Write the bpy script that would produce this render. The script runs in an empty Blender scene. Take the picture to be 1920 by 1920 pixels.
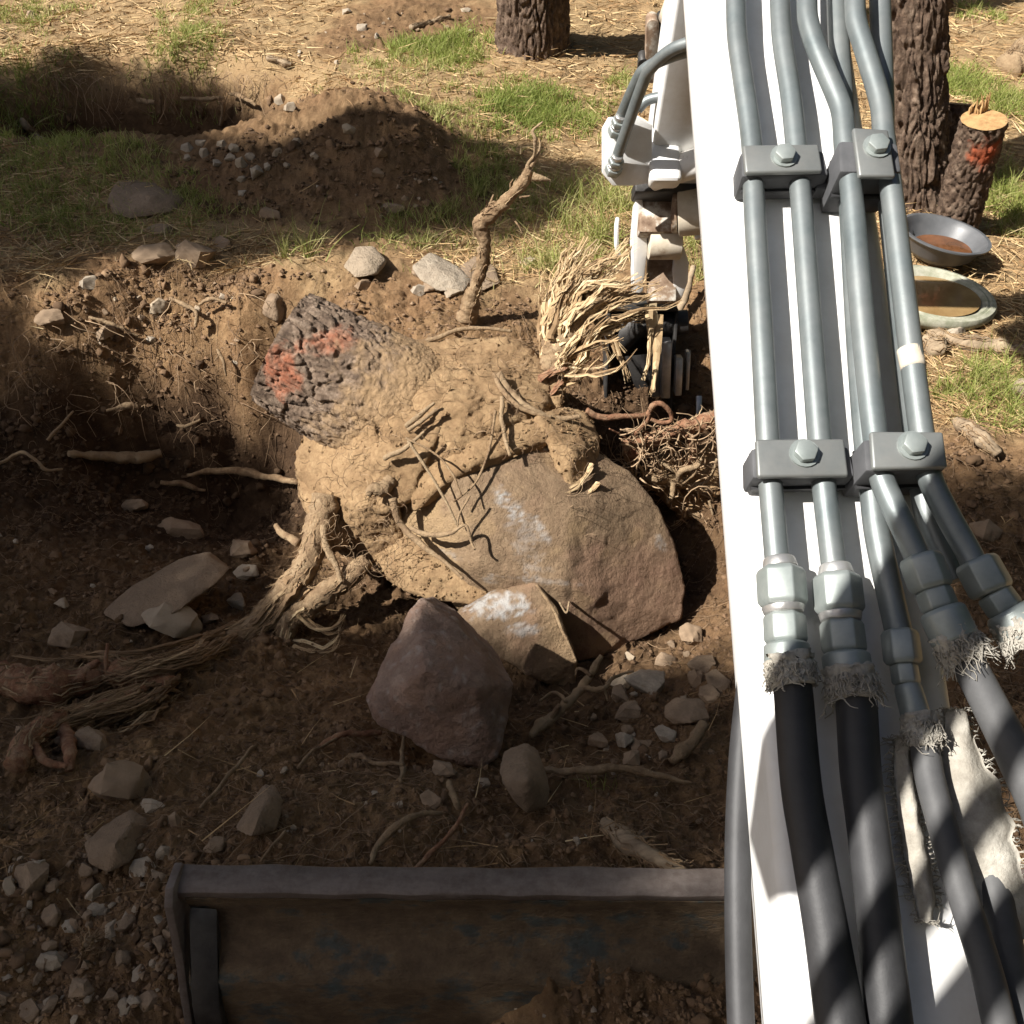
import bpy, bmesh, math, random
import numpy as np
from mathutils import Vector, Matrix

random.seed(7)
RNG = np.random.default_rng(7)
sc = bpy.context.scene
COL = sc.collection

# ------------------------------------------------------------------ camera
F_PX, PITCH, CAMZ = 1844.0, math.radians(40), 2.0
cd = bpy.data.cameras.new('camera'); cam = bpy.data.objects.new('camera', cd); COL.objects.link(cam)
cam.location = (0, 0, CAMZ); cam.rotation_euler = (math.radians(90) - PITCH, 0, 0)
cd.sensor_width = 36; cd.lens = 36 * F_PX / 1920; cd.clip_start = 0.02; cd.clip_end = 500
sc.camera = cam
# ------------------------------------------------------------------ light
SUN_EL, SUN_AZ = math.radians(46), math.radians(246)        # azimuth clockwise from +Y
S = np.array([math.sin(SUN_AZ) * math.cos(SUN_EL), math.cos(SUN_AZ) * math.cos(SUN_EL), math.sin(SUN_EL)])
w = bpy.data.worlds.new('World'); sc.world = w; w.use_nodes = True
nt = w.node_tree; bg = nt.nodes['Background']
sky = nt.nodes.new('ShaderNodeTexSky'); sky.sky_type = 'NISHITA'; sky.sun_disc = False
sky.air_density = .8; sky.dust_density = 2.5; sky.sun_elevation = SUN_EL; sky.sun_rotation = SUN_AZ
nt.links.new(sky.outputs[0], bg.inputs[0]); bg.inputs[1].default_value = 0.05
sd = bpy.data.lights.new('sun', 'SUN'); sd.energy = 5.0; sd.angle = math.radians(0.53); sd.color = (1, .96, .90)
sun = bpy.data.objects.new('sun', sd); COL.objects.link(sun)
sun.rotation_euler = Vector(S).to_track_quat('Z', 'Y').to_euler(); sun.location = (-6, -3, 9)
vs = sc.view_settings
vs.view_transform = 'Standard'; vs.look = 'None'; vs.gamma = 1; vs.use_curve_mapping = False; vs.exposure = 1.0

# ------------------------------------------------------------------ numeric helpers
Cc = np.array([0, 0, CAMZ]); Ru = np.array([1., 0, 0])
Uu = np.array([0, math.sin(PITCH), math.cos(PITCH)]); Fu = np.array([0, math.cos(PITCH), -math.sin(PITCH)])
def ray(px, py): return Ru * ((px - 960) / F_PX) + Uu * ((960 - py) / F_PX) + Fu
def PZ(px, py, z): d = ray(px, py); return Cc + d * ((z - CAMZ) / d[2])
def PY(px, py, Y): d = ray(px, py); return Cc + d * (Y / d[1])
def PD(px, py, wd): return Cc + ray(px, py) * wd
def depth(P): return float(np.dot(np.asarray(P) - Cc, Fu))
def pix(P):
    q = np.atleast_2d(P) - Cc; wd = q @ Fu
    return np.stack([960 + q[:, 0] / wd * F_PX, 960 - (q @ Uu) / wd * F_PX], 1)

def _h(ix, iy, iz, seed):
    with np.errstate(over='ignore'):
        n = (ix.astype(np.uint32) * np.uint32(374761393) + iy.astype(np.uint32) * np.uint32(668265263)
             + iz.astype(np.uint32) * np.uint32(2147483647) + np.uint32((seed * 974711 + 12345) & 0xffffffff))
        n = (n ^ (n >> np.uint32(13))) * np.uint32(1274126177)
        n = (n ^ (n >> np.uint32(16))) * np.uint32(2246822519)
        n = n ^ (n >> np.uint32(15))
    return n.astype(np.float64) / 4294967295.0
def vnoise(p, seed=0):
    p = np.asarray(p, float); i = np.floor(p).astype(np.int64); f = p - i; f = f * f * (3 - 2 * f)
    r = 0
    for a in (0, 1):
        for b in (0, 1):
            for c in (0, 1):
                wt = (f[:, 0] if a else 1 - f[:, 0]) * (f[:, 1] if b else 1 - f[:, 1]) * (f[:, 2] if c else 1 - f[:, 2])
                r = r + wt * _h(i[:, 0] + a, i[:, 1] + b, i[:, 2] + c, seed)
    return r * 2 - 1
def fbm(p, o=4, seed=0, gain=.5):
    r = 0; a = 1.; t = 0; p = np.asarray(p, float)
    for k in range(o):
        r = r + a * vnoise(p * (2.03 ** k) + k * 17.3, seed + k); t += a; a *= gain
    return r / t
def ridged(p, o=4, seed=0):
    r = 0; a = 1.; t = 0; p = np.asarray(p, float)
    for k in range(o):
        r = r + a * (1 - 2 * np.abs(vnoise(p * (2.03 ** k) + k * 9.1, seed + k))); t += a; a *= .5
    return r / t
def cell(p, seed=0):
    p = np.asarray(p, float); i = np.floor(p).astype(np.int64); f1 = np.full(len(p), 9.); f2 = f1.copy(); idv = np.zeros(len(p))
    for a in (-1, 0, 1):
        for b in (-1, 0, 1):
            for c in (-1, 0, 1):
                x, y, z = i[:, 0] + a, i[:, 1] + b, i[:, 2] + c
                q = np.stack([x + _h(x, y, z, seed), y + _h(x, y, z, seed + 1), z + _h(x, y, z, seed + 2)], 1)
                d = np.sqrt(((q - p) ** 2).sum(1)); hid = _h(x, y, z, seed + 3)
                n = d < f1
                f2 = np.where(n, f1, np.minimum(f2, d)); idv = np.where(n, hid, idv); f1 = np.where(n, d, f1)
    return f1, f2, idv
def sstep(a, b, x): t = np.clip((x - a) / (b - a), 0, 1); return t * t * (3 - 2 * t)
def inpoly(x, y, poly):
    x = np.asarray(x, float); y = np.asarray(y, float); r = np.zeros(x.shape, bool); n = len(poly)
    for k in range(n):
        x0, y0 = poly[k][:2]; x1, y1 = poly[(k + 1) % n][:2]
        if y0 == y1: continue
        c = ((y0 > y) != (y1 > y)) & (x < (x1 - x0) * (y - y0) / (y1 - y0) + x0); r ^= c
    return r

# ------------------------------------------------------------------ object helpers
def tag(o, label=None, cat=None, group=None, kind=None):
    if label: o['label'] = label
    if cat: o['category'] = cat
    if group: o['group'] = group
    if kind: o['kind'] = kind
    return o
def thing(name, loc, label, cat, group=None):
    o = bpy.data.objects.new(name, None); COL.objects.link(o); o.location = tuple(loc); o.empty_display_size = .1
    return tag(o, label, cat, group)
def rootloc(o):
    l = np.zeros(3)
    while o is not None: l = l + np.array(o.location); o = o.parent
    return l
def mesh_np(name, V, Fc, smooth=True, attrs=None):
    """V (n,3); Fc (m,k) array or list of arrays / lists"""
    me = bpy.data.meshes.new(name); V = np.asarray(V, float)
    if isinstance(Fc, np.ndarray): Fl = [Fc]
    else: Fl = None
    if Fl is not None:
        me.vertices.add(len(V)); me.vertices.foreach_set('co', V.ravel())
        k = Fl[0].shape[1]; m = len(Fl[0])
        me.loops.add(m * k); me.loops.foreach_set('vertex_index', Fl[0].ravel().astype(np.int32))
        me.polygons.add(m); me.polygons.foreach_set('loop_start', np.arange(0, m * k, k, dtype=np.int32))
        me.update(calc_edges=True)
    else:
        me.from_pydata([tuple(v) for v in V], [], [tuple(int(i) for i in f) for f in Fc]); me.update()
    if len(me.polygons): me.polygons.foreach_set('use_smooth', np.full(len(me.polygons), bool(smooth)))
    for kx, a in (attrs or {}).items():
        at = me.attributes.new(kx, 'FLOAT', 'POINT'); at.data.foreach_set('value', np.asarray(a, np.float32))
    return me
def obj(name, V, Fc, mat, parent=None, smooth=True, attrs=None, origin=None, sharp=None):
    """world-space vertices; the object's origin is its root's, or 'origin'"""
    base = rootloc(parent) if parent is not None else (np.zeros(3) if origin is None else np.asarray(origin, float))
    me = mesh_np(name, np.asarray(V, float) - base, Fc, smooth, attrs)
    o = bpy.data.objects.new(name, me); COL.objects.link(o); me.materials.append(mat)
    if parent is not None: o.parent = parent
    else: o.location = tuple(base)
    if sharp: me.set_sharp_from_angle(angle=math.radians(sharp))
    return o
def center(V): V = np.asarray(V); c = V.mean(0); return np.array([c[0], c[1], V[:, 2].min()])
class MB:
    def __init__(s): s.v = []; s.f = []; s.n = 0; s.a = []
    def add(s, V, Fc, var=0.):
        V = np.asarray(V, float); s.v.append(V); s.f += [tuple(int(i) + s.n for i in f) for f in Fc]; s.n += len(V)
        s.a.append(np.broadcast_to(np.asarray(var, float), (len(V),)))
    def get(s): return np.concatenate(s.v), s.f, {'var': np.concatenate(s.a)}
    def build(s, name, mat, parent=None, smooth=True, origin=None, sharp=None):
        V, Fc, A = s.get()
        if parent is None and origin is None: origin = center(V)
        return obj(name, V, Fc, mat, parent, smooth, A, origin, sharp)
def nrm(v): v = np.asarray(v, float); return v / (np.linalg.norm(v) + 1e-12)
def resample(P, n):
    P = np.asarray(P, float)
    if len(P) < 3:
        t = np.linspace(0, 1, n)[:, None]; return P[0] * (1 - t) + P[-1] * t
    Q = np.vstack([2 * P[0] - P[1], P, 2 * P[-1] - P[-2]]); out = []
    L = np.concatenate([[0], np.cumsum(np.linalg.norm(np.diff(P[:, :3], axis=0), axis=1))]); L /= L[-1]
    for t in np.linspace(0, 1, n):
        k = min(max(np.searchsorted(L, t, 'right') - 1, 0), len(P) - 2); u = (t - L[k]) / max(L[k + 1] - L[k], 1e-9)
        a, b, c, d = Q[k], Q[k + 1], Q[k + 2], Q[k + 3]
        out.append(.5 * ((2 * b) + (c - a) * u + (2 * a - 5 * b + 4 * c - d) * u * u + (3 * b - a - 3 * c + d) * u ** 3))
    return np.array(out)
def tube(P, r, sides=10, n=None, cap=True, jit=0., seed=0, spline=True, ell=1.):
    """P (k,3) or (k,4) with radius; returns V, F"""
    P = np.asarray(P, float)
    if P.shape[1] == 3:
        rr = np.linspace(r[0], r[1], len(P)) if isinstance(r, (tuple, list)) else np.full(len(P), r)
        P = np.hstack([P, rr[:, None]])
    if spline: P = resample(P, n or max(2, 5 * (len(P) - 1) + 1))
    X, R = P[:, :3], np.maximum(P[:, 3], 2e-4)
    if jit: X = X + np.stack([fbm(X * (1.5 / (jit * 10 + .01)), 2, seed + q) for q in range(3)], 1) * jit
    T = np.gradient(X, axis=0); T /= np.linalg.norm(T, axis=1)[:, None] + 1e-12
    up = np.array([0, 0, 1.]) if abs(T[0][2]) < .9 else np.array([1., 0, 0])
    A = nrm(np.cross(T[0], up)); V = []
    th = np.arange(sides) * 2 * math.pi / sides
    for k in range(len(X)):
        A = nrm(A - T[k] * np.dot(A, T[k])); B = np.cross(T[k], A)
        V.append(X[k] + R[k] * (np.cos(th)[:, None] * A + np.sin(th)[:, None] * B * ell))
    V = np.concatenate(V); Fc = []
    for k in range(len(X) - 1):
        a = k * sides; b = a + sides
        for j in range(sides): Fc.append((a + j, a + (j + 1) % sides, b + (j + 1) % sides, b + j))
    if cap:
        Fc.append(tuple(range(sides - 1, -1, -1))); m = (len(X) - 1) * sides; Fc.append(tuple(range(m, m + sides)))
    return V, Fc
def box(o, a, b, c):
    """parallelepiped centred at o with half axes a,b,c"""
    o, a, b, c = (np.asarray(q, float) for q in (o, a, b, c))
    V = [o + i * a + j * b + k * c for i in (-1, 1) for j in (-1, 1) for k in (-1, 1)]
    Fc = [(0, 1, 3, 2), (4, 6, 7, 5), (0, 4, 5, 1), (2, 3, 7, 6), (0, 2, 6, 4), (1, 5, 7, 3)]
    if np.dot(np.cross(a, b), c) < 0: Fc = [f[::-1] for f in Fc]
    return np.array(V), Fc
def prism(poly, ext):
    """poly list of 3D points (planar), extruded by vector ext"""
    P = np.asarray(poly, float); n = len(P); V = np.vstack([P, P + np.asarray(ext)])
    Fc = [tuple(range(n))[::-1], tuple(range(n, 2 * n))] + [(k, (k + 1) % n, (k + 1) % n + n, k + n) for k in range(n)]
    nn = np.cross(P[1] - P[0], P[2] - P[0])
    s = 0
    for k in range(n): s = s + np.cross(P[k], P[(k + 1) % n])
    if np.dot(s, ext) < 0: Fc = [f[::-1] for f in Fc]
    return V, Fc
def bevelled(name, V, Fc, mat, parent, width=.003, seg=2, origin=None):
    o = obj(name, V, Fc, mat, parent, smooth=True, origin=origin)
    bm = bmesh.new(); bm.from_mesh(o.data)
    bmesh.ops.recalc_face_normals(bm, faces=bm.faces)
    es = [e for e in bm.edges if len(e.link_faces) == 2 and e.calc_face_angle(0) > .5]
    bmesh.ops.bevel(bm, geom=es, offset=width, segments=seg, profile=.5, affect='EDGES', clamp_overlap=True)
    bm.to_mesh(o.data); bm.free()
    o.data.polygons.foreach_set('use_smooth', np.full(len(o.data.polygons), True)); o.data.set_sharp_from_angle(angle=math.radians(35))
    return o
def hull_mesh(P, tgt=.03, rnd=2, seed=0, amp=.01, freq=6., strata=None, facets=.9):
    """convex hull -> subdivide -> round -> noise; returns V, F (tris)"""
    bm = bmesh.new()
    for p in P: bm.verts.new(tuple(p))
    r = bmesh.ops.convex_hull(bm, input=bm.verts)
    bmesh.ops.delete(bm, geom=[g for g in r['geom_interior'] if isinstance(g, bmesh.types.BMVert)], context='VERTS')
    bmesh.ops.triangulate(bm, faces=bm.faces)
    for it in range(7):
        es = [e for e in bm.edges if e.calc_length() > tgt * 1.5]
        if not es: break
        bmesh.ops.subdivide_edges(bm, edges=es, cuts=1, use_grid_fill=False)
        bmesh.ops.triangulate(bm, faces=[f for f in bm.faces if len(f.verts) > 3])
    for it in range(rnd): bmesh.ops.smooth_vert(bm, verts=bm.verts, factor=.5, use_axis_x=True, use_axis_y=True, use_axis_z=True)
    bmesh.ops.recalc_face_normals(bm, faces=bm.faces); bm.normal_update()
    V = np.array([v.co[:] for v in bm.verts]); N = np.array([v.normal[:] for v in bm.verts])
    bm.verts.index_update(); Fc = np.array([[v.index for v in f.verts] for f in bm.faces]); bm.free()
    d = fbm(V * freq, 5, seed, .55) * amp + ridged(V * freq * .45, 3, seed + 9) * amp * .8
    f1, f2, idv = cell(V * freq * 1.6, seed + 40); d = d + amp * facets * (idv - .5) * sstep(0, .18, f2 - f1) + fbm(V * freq * 6, 3, seed + 50, .65) * amp * .35
    if strata is not None: d = d + amp * .6 * np.sign(vnoise((V @ strata)[:, None] * np.array([[freq * 1.3, 0, 0]]), seed + 3))
    return V + N * d[:, None], Fc

# ------------------------------------------------------------------ materials
def newmat(name):
    m = bpy.data.materials.new(name); m.use_nodes = True; n = m.node_tree; return m, n, n.nodes['Principled BSDF']
def N_(n, t, **kw):
    x = n.nodes.new(t)
    for k, v in kw.items(): setattr(x, k, v)
    return x
def ramp(n, src, stops):
    r = N_(n, 'ShaderNodeValToRGB'); e = r.color_ramp.elements
    while len(e) < len(stops): e.new(.5)
    for q, (p, c) in zip(e, stops): q.position = p; q.color = (*c, 1) if len(c) == 3 else c
    n.links.new(src, r.inputs[0]); return r.outputs[0]
def noise(n, scale, detail=6, rough=.6, coord='Object', stretch=None, dist=0.):
    tc = N_(n, 'ShaderNodeTexCoord'); src = tc.outputs[coord]
    if stretch:
        mp = N_(n, 'ShaderNodeMapping'); mp.inputs['Scale'].default_value = stretch; n.links.new(src, mp.inputs[0]); src = mp.outputs[0]
    t = N_(n, 'ShaderNodeTexNoise'); t.inputs['Scale'].default_value = scale; t.inputs['Detail'].default_value = detail
    t.inputs['Roughness'].default_value = rough; t.inputs['Distortion'].default_value = dist; n.links.new(src, t.inputs[0]); return t.outputs[0]
def mix(n, fac, a, b, mode='MIX'):
    m = N_(n, 'ShaderNodeMix', data_type='RGBA', blend_type=mode)
    for s, v in ((0, fac), (6, a), (7, b)):
        if hasattr(v, 'default_value') or hasattr(v, 'links'): n.links.new(v, m.inputs[s])
        elif s == 0: m.inputs[0].default_value = v
        else: m.inputs[s].default_value = (*v, 1)
    return m.outputs[2]
def bump(n, b, h, strength=.5, dist=.01, prev=None):
    x = N_(n, 'ShaderNodeBump'); x.inputs['Strength'].default_value = strength; x.inputs['Distance'].default_value = dist
    n.links.new(h, x.inputs['Height'])
    if prev is not None: n.links.new(prev, x.inputs['Normal'])
    n.links.new(x.outputs[0], b.inputs['Normal']); return x.outputs[0]
def attr(n, name): a = N_(n, 'ShaderNodeAttribute'); a.attribute_name = name; return a.outputs['Fac']
def maprange(n, src, a, b, c=0., d=1.):
    m = N_(n, 'ShaderNodeMapRange'); n.links.new(src, m.inputs[0])
    for k, v in zip((1, 2, 3, 4), (a, b, c, d)): m.inputs[k].default_value = v
    return m.outputs[0]
def simple(name, stops, scale=8, rough=.8, metal=0., fine=None, bumps=((80, .4, .004),), stretch=None, spec=.3, var=False, objvar=False, overlay=None):
    m, n, b = newmat(name)
    c = ramp(n, noise(n, scale, 8, .65, stretch=stretch), stops)
    if fine: c = mix(n, maprange(n, noise(n, fine[0], 4, .7), .35, .75, 0, fine[2]), c, fine[1])
    if overlay:   # (attribute, colour)
        for an, colr in overlay: c = mix(n, attr(n, an), c, colr)
    if var:
        v = attr(n, 'var'); c = mix(n, .75, c, ramp(n, v, var), 'MIX')
    if objvar:
        oi = N_(n, 'ShaderNodeObjectInfo'); k = maprange(n, oi.outputs['Random'], 0, 1, 0, .7)
        c = mix(n, k, c, objvar)
    n.links.new(c, b.inputs['Base Color']); b.inputs['Roughness'].default_value = rough; b.inputs['Metallic'].default_value = metal
    b.inputs['Specular IOR Level'].default_value = spec
    pv = None
    for (s, st, d) in bumps: pv = bump(n, b, noise(n, s, 6, .7, stretch=stretch), st, d, pv)
    return m
M = {}
M['rock'] = simple('rock', [(.25, (.15, .108, .073)), (.5, (.26, .19, .127)), (.75, (.36, .27, .185))], 5, .88, fine=(38, (.09, .06, .042), .5), bumps=((9, .6, .03), (32, .7, .012), (120, .6, .004)), objvar=(.25, .17, .105))
M['rock_grey'] = simple('rock_grey', [(.25, (.23, .19, .145)), (.5, (.36, .305, .235)), (.8, (.48, .425, .345))], 7, .85, fine=(60, (.12, .09, .06), .5), bumps=((9, .6, .03), (36, .7, .012), (140, .6, .004)), objvar=(.30, .225, .15))
M['stone'] = simple('stone', [(.25, (.15, .108, .073)), (.5, (.26, .19, .127)), (.75, (.36, .27, .185))], 1.6, .9, fine=(9, (.10, .068, .045), .5), bumps=((5, .6, .0016), (22, .6, .0006)), objvar=(.27, .185, .115))
M['stone_grey'] = simple('stone_grey', [(.25, (.23, .19, .145)), (.5, (.36, .305, .235)), (.8, (.48, .425, .345))], 1.6, .9, fine=(9, (.16, .12, .085), .5), bumps=((5, .6, .0016), (22, .6, .0006)), objvar=(.33, .25, .165))
M['boulder'] = simple('boulder', [(.25, (.14, .093, .055)), (.5, (.235, .16, .095)), (.75, (.31, .22, .135))], 4.5, .85, fine=(45, (.12, .07, .04), .55), bumps=((14, .7, .03), (55, .9, .012), (190, .8, .004)), overlay=(('red', (.235, .135, .09)), ('soilm', (.36, .245, .13)), ('white', (.44, .44, .43))))
M['red_rock'] = simple('red_rock', [(.25, (.20, .135, .10)), (.5, (.33, .23, .175)), (.75, (.45, .335, .265))], 6, .85, fine=(45, (.15, .085, .06), .5), bumps=((14, .7, .03), (55, .9, .012), (190, .8, .004)), overlay=(('red', (.30, .175, .125)), ('soilm', (.36, .25, .15)), ('white', (.55, .5, .45))))
M['soilball'] = simple('soilball', [(.25, (.20, .122, .060)), (.5, (.335, .22, .115)), (.75, (.45, .31, .168))], 9, .95, fine=(60, (.16, .09, .045), .65), bumps=((40, .5, .010), (130, .8, .006), (380, .8, .004)))
M['bark'] = simple('bark', [(.3, (.05, .031, .021)), (.5, (.14, .092, .062)), (.72, (.29, .215, .155))], 22, .92, fine=(70, (.03, .019, .014), .7), bumps=((45, .8, .012), (150, .8, .005)), overlay=(('paint', (.40, .085, .03)), ('soilm', (.36, .24, .125))))
M['bark_grey'] = simple('bark_grey', [(.3, (.075, .05, .036)), (.5, (.185, .13, .09)), (.72, (.35, .265, .195))], 24, .92, fine=(70, (.045, .028, .02), .6), bumps=((45, .7, .010), (150, .8, .005)), overlay=(('paint', (.34, .10, .045)), ('soilm', (.335, .22, .115))))
M['cutwood'] = simple('cutwood', [(.3, (.26, .14, .06)), (.6, (.44, .28, .125))], 30, .8, bumps=((60, .4, .004),))
M['root'] = simple('root', [(.3, (.15, .085, .045)), (.5, (.30, .20, .11)), (.72, (.45, .33, .2))], 22, .9, fine=(80, (.11, .055, .03), .5), bumps=((50, .9, .012), (160, .9, .006)), objvar=(.38, .28, .17))
M['redroot'] = simple('redroot', [(.3, (.20, .075, .04)), (.5, (.34, .18, .10)), (.72, (.48, .34, .21))], 26, .9, fine=(70, (.12, .05, .03), .6), bumps=((50, .9, .012), (160, .9, .006)))
M['fibre'] = simple('fibre', [(.3, (.28, .18, .09)), (.7, (.52, .39, .23))], 30, .85, var=[(0, (.18, .105, .05)), (.45, (.42, .29, .155)), (1, (.72, .58, .36))], bumps=((200, .4, .002),))
M['fibre_dirty'] = simple('fibre_dirty', [(.3, (.15, .09, .045)), (.7, (.32, .22, .125))], 30, .9, var=[(0, (.11, .062, .032)), (.5, (.25, .165, .09)), (1, (.46, .34, .2))], bumps=((200, .4, .002),))
M['fineroot'] = simple('fineroot', [(.3, (.20, .12, .065)), (.7, (.42, .29, .17))], 30, .9, var=[(0, (.10, .055, .03)), (1, (.44, .31, .19))], bumps=())
M['deadwood'] = simple('deadwood', [(.3, (.15, .105, .066)), (.7, (.38, .29, .19))], 10, .9, stretch=(1, 6, 1), bumps=((60, .5, .004),))
M['crumb'] = simple('crumb', [(.3, (.13, .075, .04)), (.7, (.31, .2, .11))], 12, .95, var=[(0, (.05, .029, .016)), (.25, (.15, .09, .05)), (.7, (.27, .175, .10)), (1, (.42, .34, .25))], bumps=((150, .5, .003),))
M['needle'] = simple('needle', [(.3, (.26, .16, .07)), (.7, (.5, .36, .18))], 5, .75, var=[(0, (.20, .10, .045)), (.6, (.46, .31, .15)), (1, (.64, .50, .28))], bumps=())
def leafmat(name, stops):
    m, n, b = newmat(name); c = ramp(n, attr(n, 'var'), stops); n.links.new(c, b.inputs['Base Color']); b.inputs['Roughness'].default_value = .6
    b.inputs['Specular IOR Level'].default_value = .25
    tr = N_(n, 'ShaderNodeBsdfTranslucent'); n.links.new(c, tr.inputs[0]); ms = N_(n, 'ShaderNodeMixShader'); ms.inputs[0].default_value = .35
    o = n.nodes['Material Output']; n.links.new(b.outputs[0], ms.inputs[1]); n.links.new(tr.outputs[0], ms.inputs[2]); n.links.new(ms.outputs[0], o.inputs[0]); return m
M['grass'] = leafmat('grass', [(0, (.19, .245, .05)), (.4, (.30, .33, .085)), (.7, (.42, .40, .16)), (1, (.52, .44, .22))])
M['pineleaf'] = leafmat('pineleaf', [(0, (.03, .06, .015)), (1, (.07, .12, .03))])
# machine
M['white'] = simple('white_paint', [(.35, (.72, .72, .71)), (.7, (.80, .80, .79))], 3, .42, fine=(26, (.50, .46, .39), .35), bumps=((300, .04, .001),), spec=.5)
M['zinc'] = simple('zinc', [(.3, (.115, .137, .14)), (.7, (.185, .21, .212))], 22, .46, .45, fine=(16, (.27, .275, .265), .6), bumps=((220, .12, .001),), spec=.5)
M['zinc_nut'] = simple('zinc_nut', [(.3, (.22, .25, .24)), (.7, (.33, .355, .34))], 30, .45, .4, bumps=((200, .1, .001),), spec=.5)
M['plate'] = simple('plate', [(.3, (.14, .148, .145)), (.7, (.22, .23, .222))], 10, .48, .45, fine=(60, (.28, .265, .24), .3), bumps=((200, .1, .001),), spec=.5)
M['rubber'] = simple('rubber', [(.3, (.018, .018, .019)), (.7, (.04, .04, .042))], 20, .55, bumps=((300, .25, .001),), spec=.4)
M['greyhose'] = simple('greyhose', [(.3, (.06, .06, .062)), (.7, (.10, .10, .10))], 20, .6, bumps=((300, .2, .001),))
M['clamp'] = simple('clamp', [(.3, (.055, .057, .06)), (.7, (.10, .10, .105))], 18, .65, bumps=((120, .2, .002),))
M['canvas'] = simple('canvas', [(.3, (.33, .30, .25)), (.7, (.58, .55, .48))], 25, .95, fine=(60, (.16, .14, .115), .7), bumps=((240, .8, .002),))
M['rust'] = simple('rust_paint', [(.3, (.10, .055, .032)), (.5, (.27, .19, .13)), (.62, (.62, .58, .50))], 14, .7, bumps=((80, .3, .003),))
M['tan'] = simple('tan_paint', [(.34, (.20, .13, .08)), (.46, (.50, .43, .33)), (.7, (.66, .60, .50))], 7, .6, bumps=((80, .2, .002),))
M['dirtywhite'] = simple('dirty_white', [(.3, (.26, .19, .13)), (.42, (.70, .68, .64)), (.7, (.80, .79, .77))], 6, .5, bumps=((80, .2, .002),))
M['steel'] = simple('worn_steel', [(.3, (.025, .024, .024)), (.7, (.08, .075, .07))], 12, .5, .4, bumps=((90, .3, .003),))
M['bright'] = simple('bright_steel', [(.3, (.30, .29, .28)), (.7, (.60, .59, .57))], 16, .35, .7, bumps=((150, .2, .002),))
M['lip'] = simple('blade_lip', [(.3, (.075, .055, .045)), (.7, (.15, .12, .105))], 9, .6, .15, fine=(60, (.22, .19, .17), .5), stretch=(1, 3, 3), bumps=((100, .3, .003),))
M['blade'] = simple('blade_sheet', [(.36, (.11, .075, .045)), (.50, (.16, .112, .066)), (.57, (.075, .085, .078)), (.8, (.04, .08, .085))], 8, .8, fine=(30, (.05, .03, .018), .75), stretch=(1, 1, 2), bumps=((24, .8, .012), (90, .8, .005)))
M['pan'] = simple('pan', [(.3, (.075, .078, .082)), (.7, (.12, .122, .126))], 12, .4, bumps=((120, .15, .002),), spec=.5)
M['basin'] = simple('basin', [(.3, (.20, .21, .14)), (.5, (.36, .35, .27)), (.75, (.48, .46, .38))], 18, .7, fine=(50, (.12, .14, .08), .5), bumps=((70, .3, .004),))
def watermat(name, a, bcol):
    m, n, b = newmat(name); n.links.new(ramp(n, noise(n, 12, 4), [(.3, a), (.7, bcol)]), b.inputs['Base Color'])
    b.inputs['Roughness'].default_value = .06; b.inputs['Specular IOR Level'].default_value = .5; bump(n, b, noise(n, 30, 2), .05, .002); return m
M['water_dark'] = watermat('water_dark', (.06, .028, .012), (.17, .07, .03))
M['water_brown'] = watermat('water_brown', (.20, .12, .05), (.30, .20, .09))
# ground
def groundmat():
    m, n, b = newmat('ground')
    dug = attr(n, 'dug'); moist_shade = attr(n, 'moist_shade')
    n1 = noise(n, 3.2, 8, .62); n2 = noise(n, 17, 8, .7); n3 = noise(n, 95, 5, .7)
    soil = ramp(n, n2, [(.28, (.14, .080, .038)), (.5, (.26, .160, .080)), (.74, (.38, .25, .132))])
    soil = mix(n, maprange(n, n1, .4, .65, 0, .5), soil, (.26, .145, .075))
    soil = mix(n, maprange(n, n3, .60, .72, 0, .6), soil, (.42, .33, .22))
    wet_shade = ramp(n, n2, [(.3, (.036, .021, .012)), (.7, (.095, .056, .031))])
    soil = mix(n, moist_shade, soil, wet_shade)  # damp soil tone, darkened further to paint the shade in the pit
    lit = ramp(n, noise(n, 60, 8, .75, stretch=(1, 2.2, 1), dist=1.5), [(.3, (.15, .095, .05)), (.48, (.33, .225, .115)), (.66, (.48, .355, .20))])
    lit = mix(n, maprange(n, n1, .38, .62, 0, .75), lit, (.27, .175, .09))
    c = mix(n, dug, lit, soil); n.links.new(c, b.inputs['Base Color']); b.inputs['Roughness'].default_value = .95; b.inputs['Specular IOR Level'].default_value = .15
    p = bump(n, b, n2, .7, .03); p = bump(n, b, n3, .8, .010, p); bump(n, b, noise(n, 330, 4, .7), .6, .003, p); return m
M['ground'] = groundmat()

# ------------------------------------------------------------------ terrain: control points, last value damp plus painted pit shade (pixel, height, dug, moist)
CP = []
def cp(z, d, mo_shade, *pts):
    for p in pts:
        q = PZ(p[0], p[1], z if len(p) < 3 else p[2]); CP.append((q[0], q[1], q[2], d, mo_shade))
def cy(d, mo_shade, *pts):
    for p in pts: q = PY(*p); CP.append((q[0], q[1], q[2], d, mo_shade))
def cw(d, mo_shade, *pts):
    for p in pts: CP.append((*p, d, mo_shade))
cp(.08, .15, 0, (180, 60), (330, 60), (470, 80), (560, 60), (60, 90))
cp(.10, .1, 0, (0, 0), (500, 0), (1000, 20, .14), (1000, 95, .12), (1250, 60, 0), (1450, 0, 0), (1920, 0, .02))
cp(.09, .85, .35, (760, 70), (700, 45), (810, 75), (640, 90, .06), (860, 40, .08))
cp(.0, .0, 0, (1120, 150, .02), (1180, 250, 0), (1000, 230, .02), (850, 100, .06), (1700, 300), (1920, 300, -.03), (1920, 500, -.04), (1760, 480), (1760, 600), (1900, 700, -.03), (1750, 720, -.03))
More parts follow.
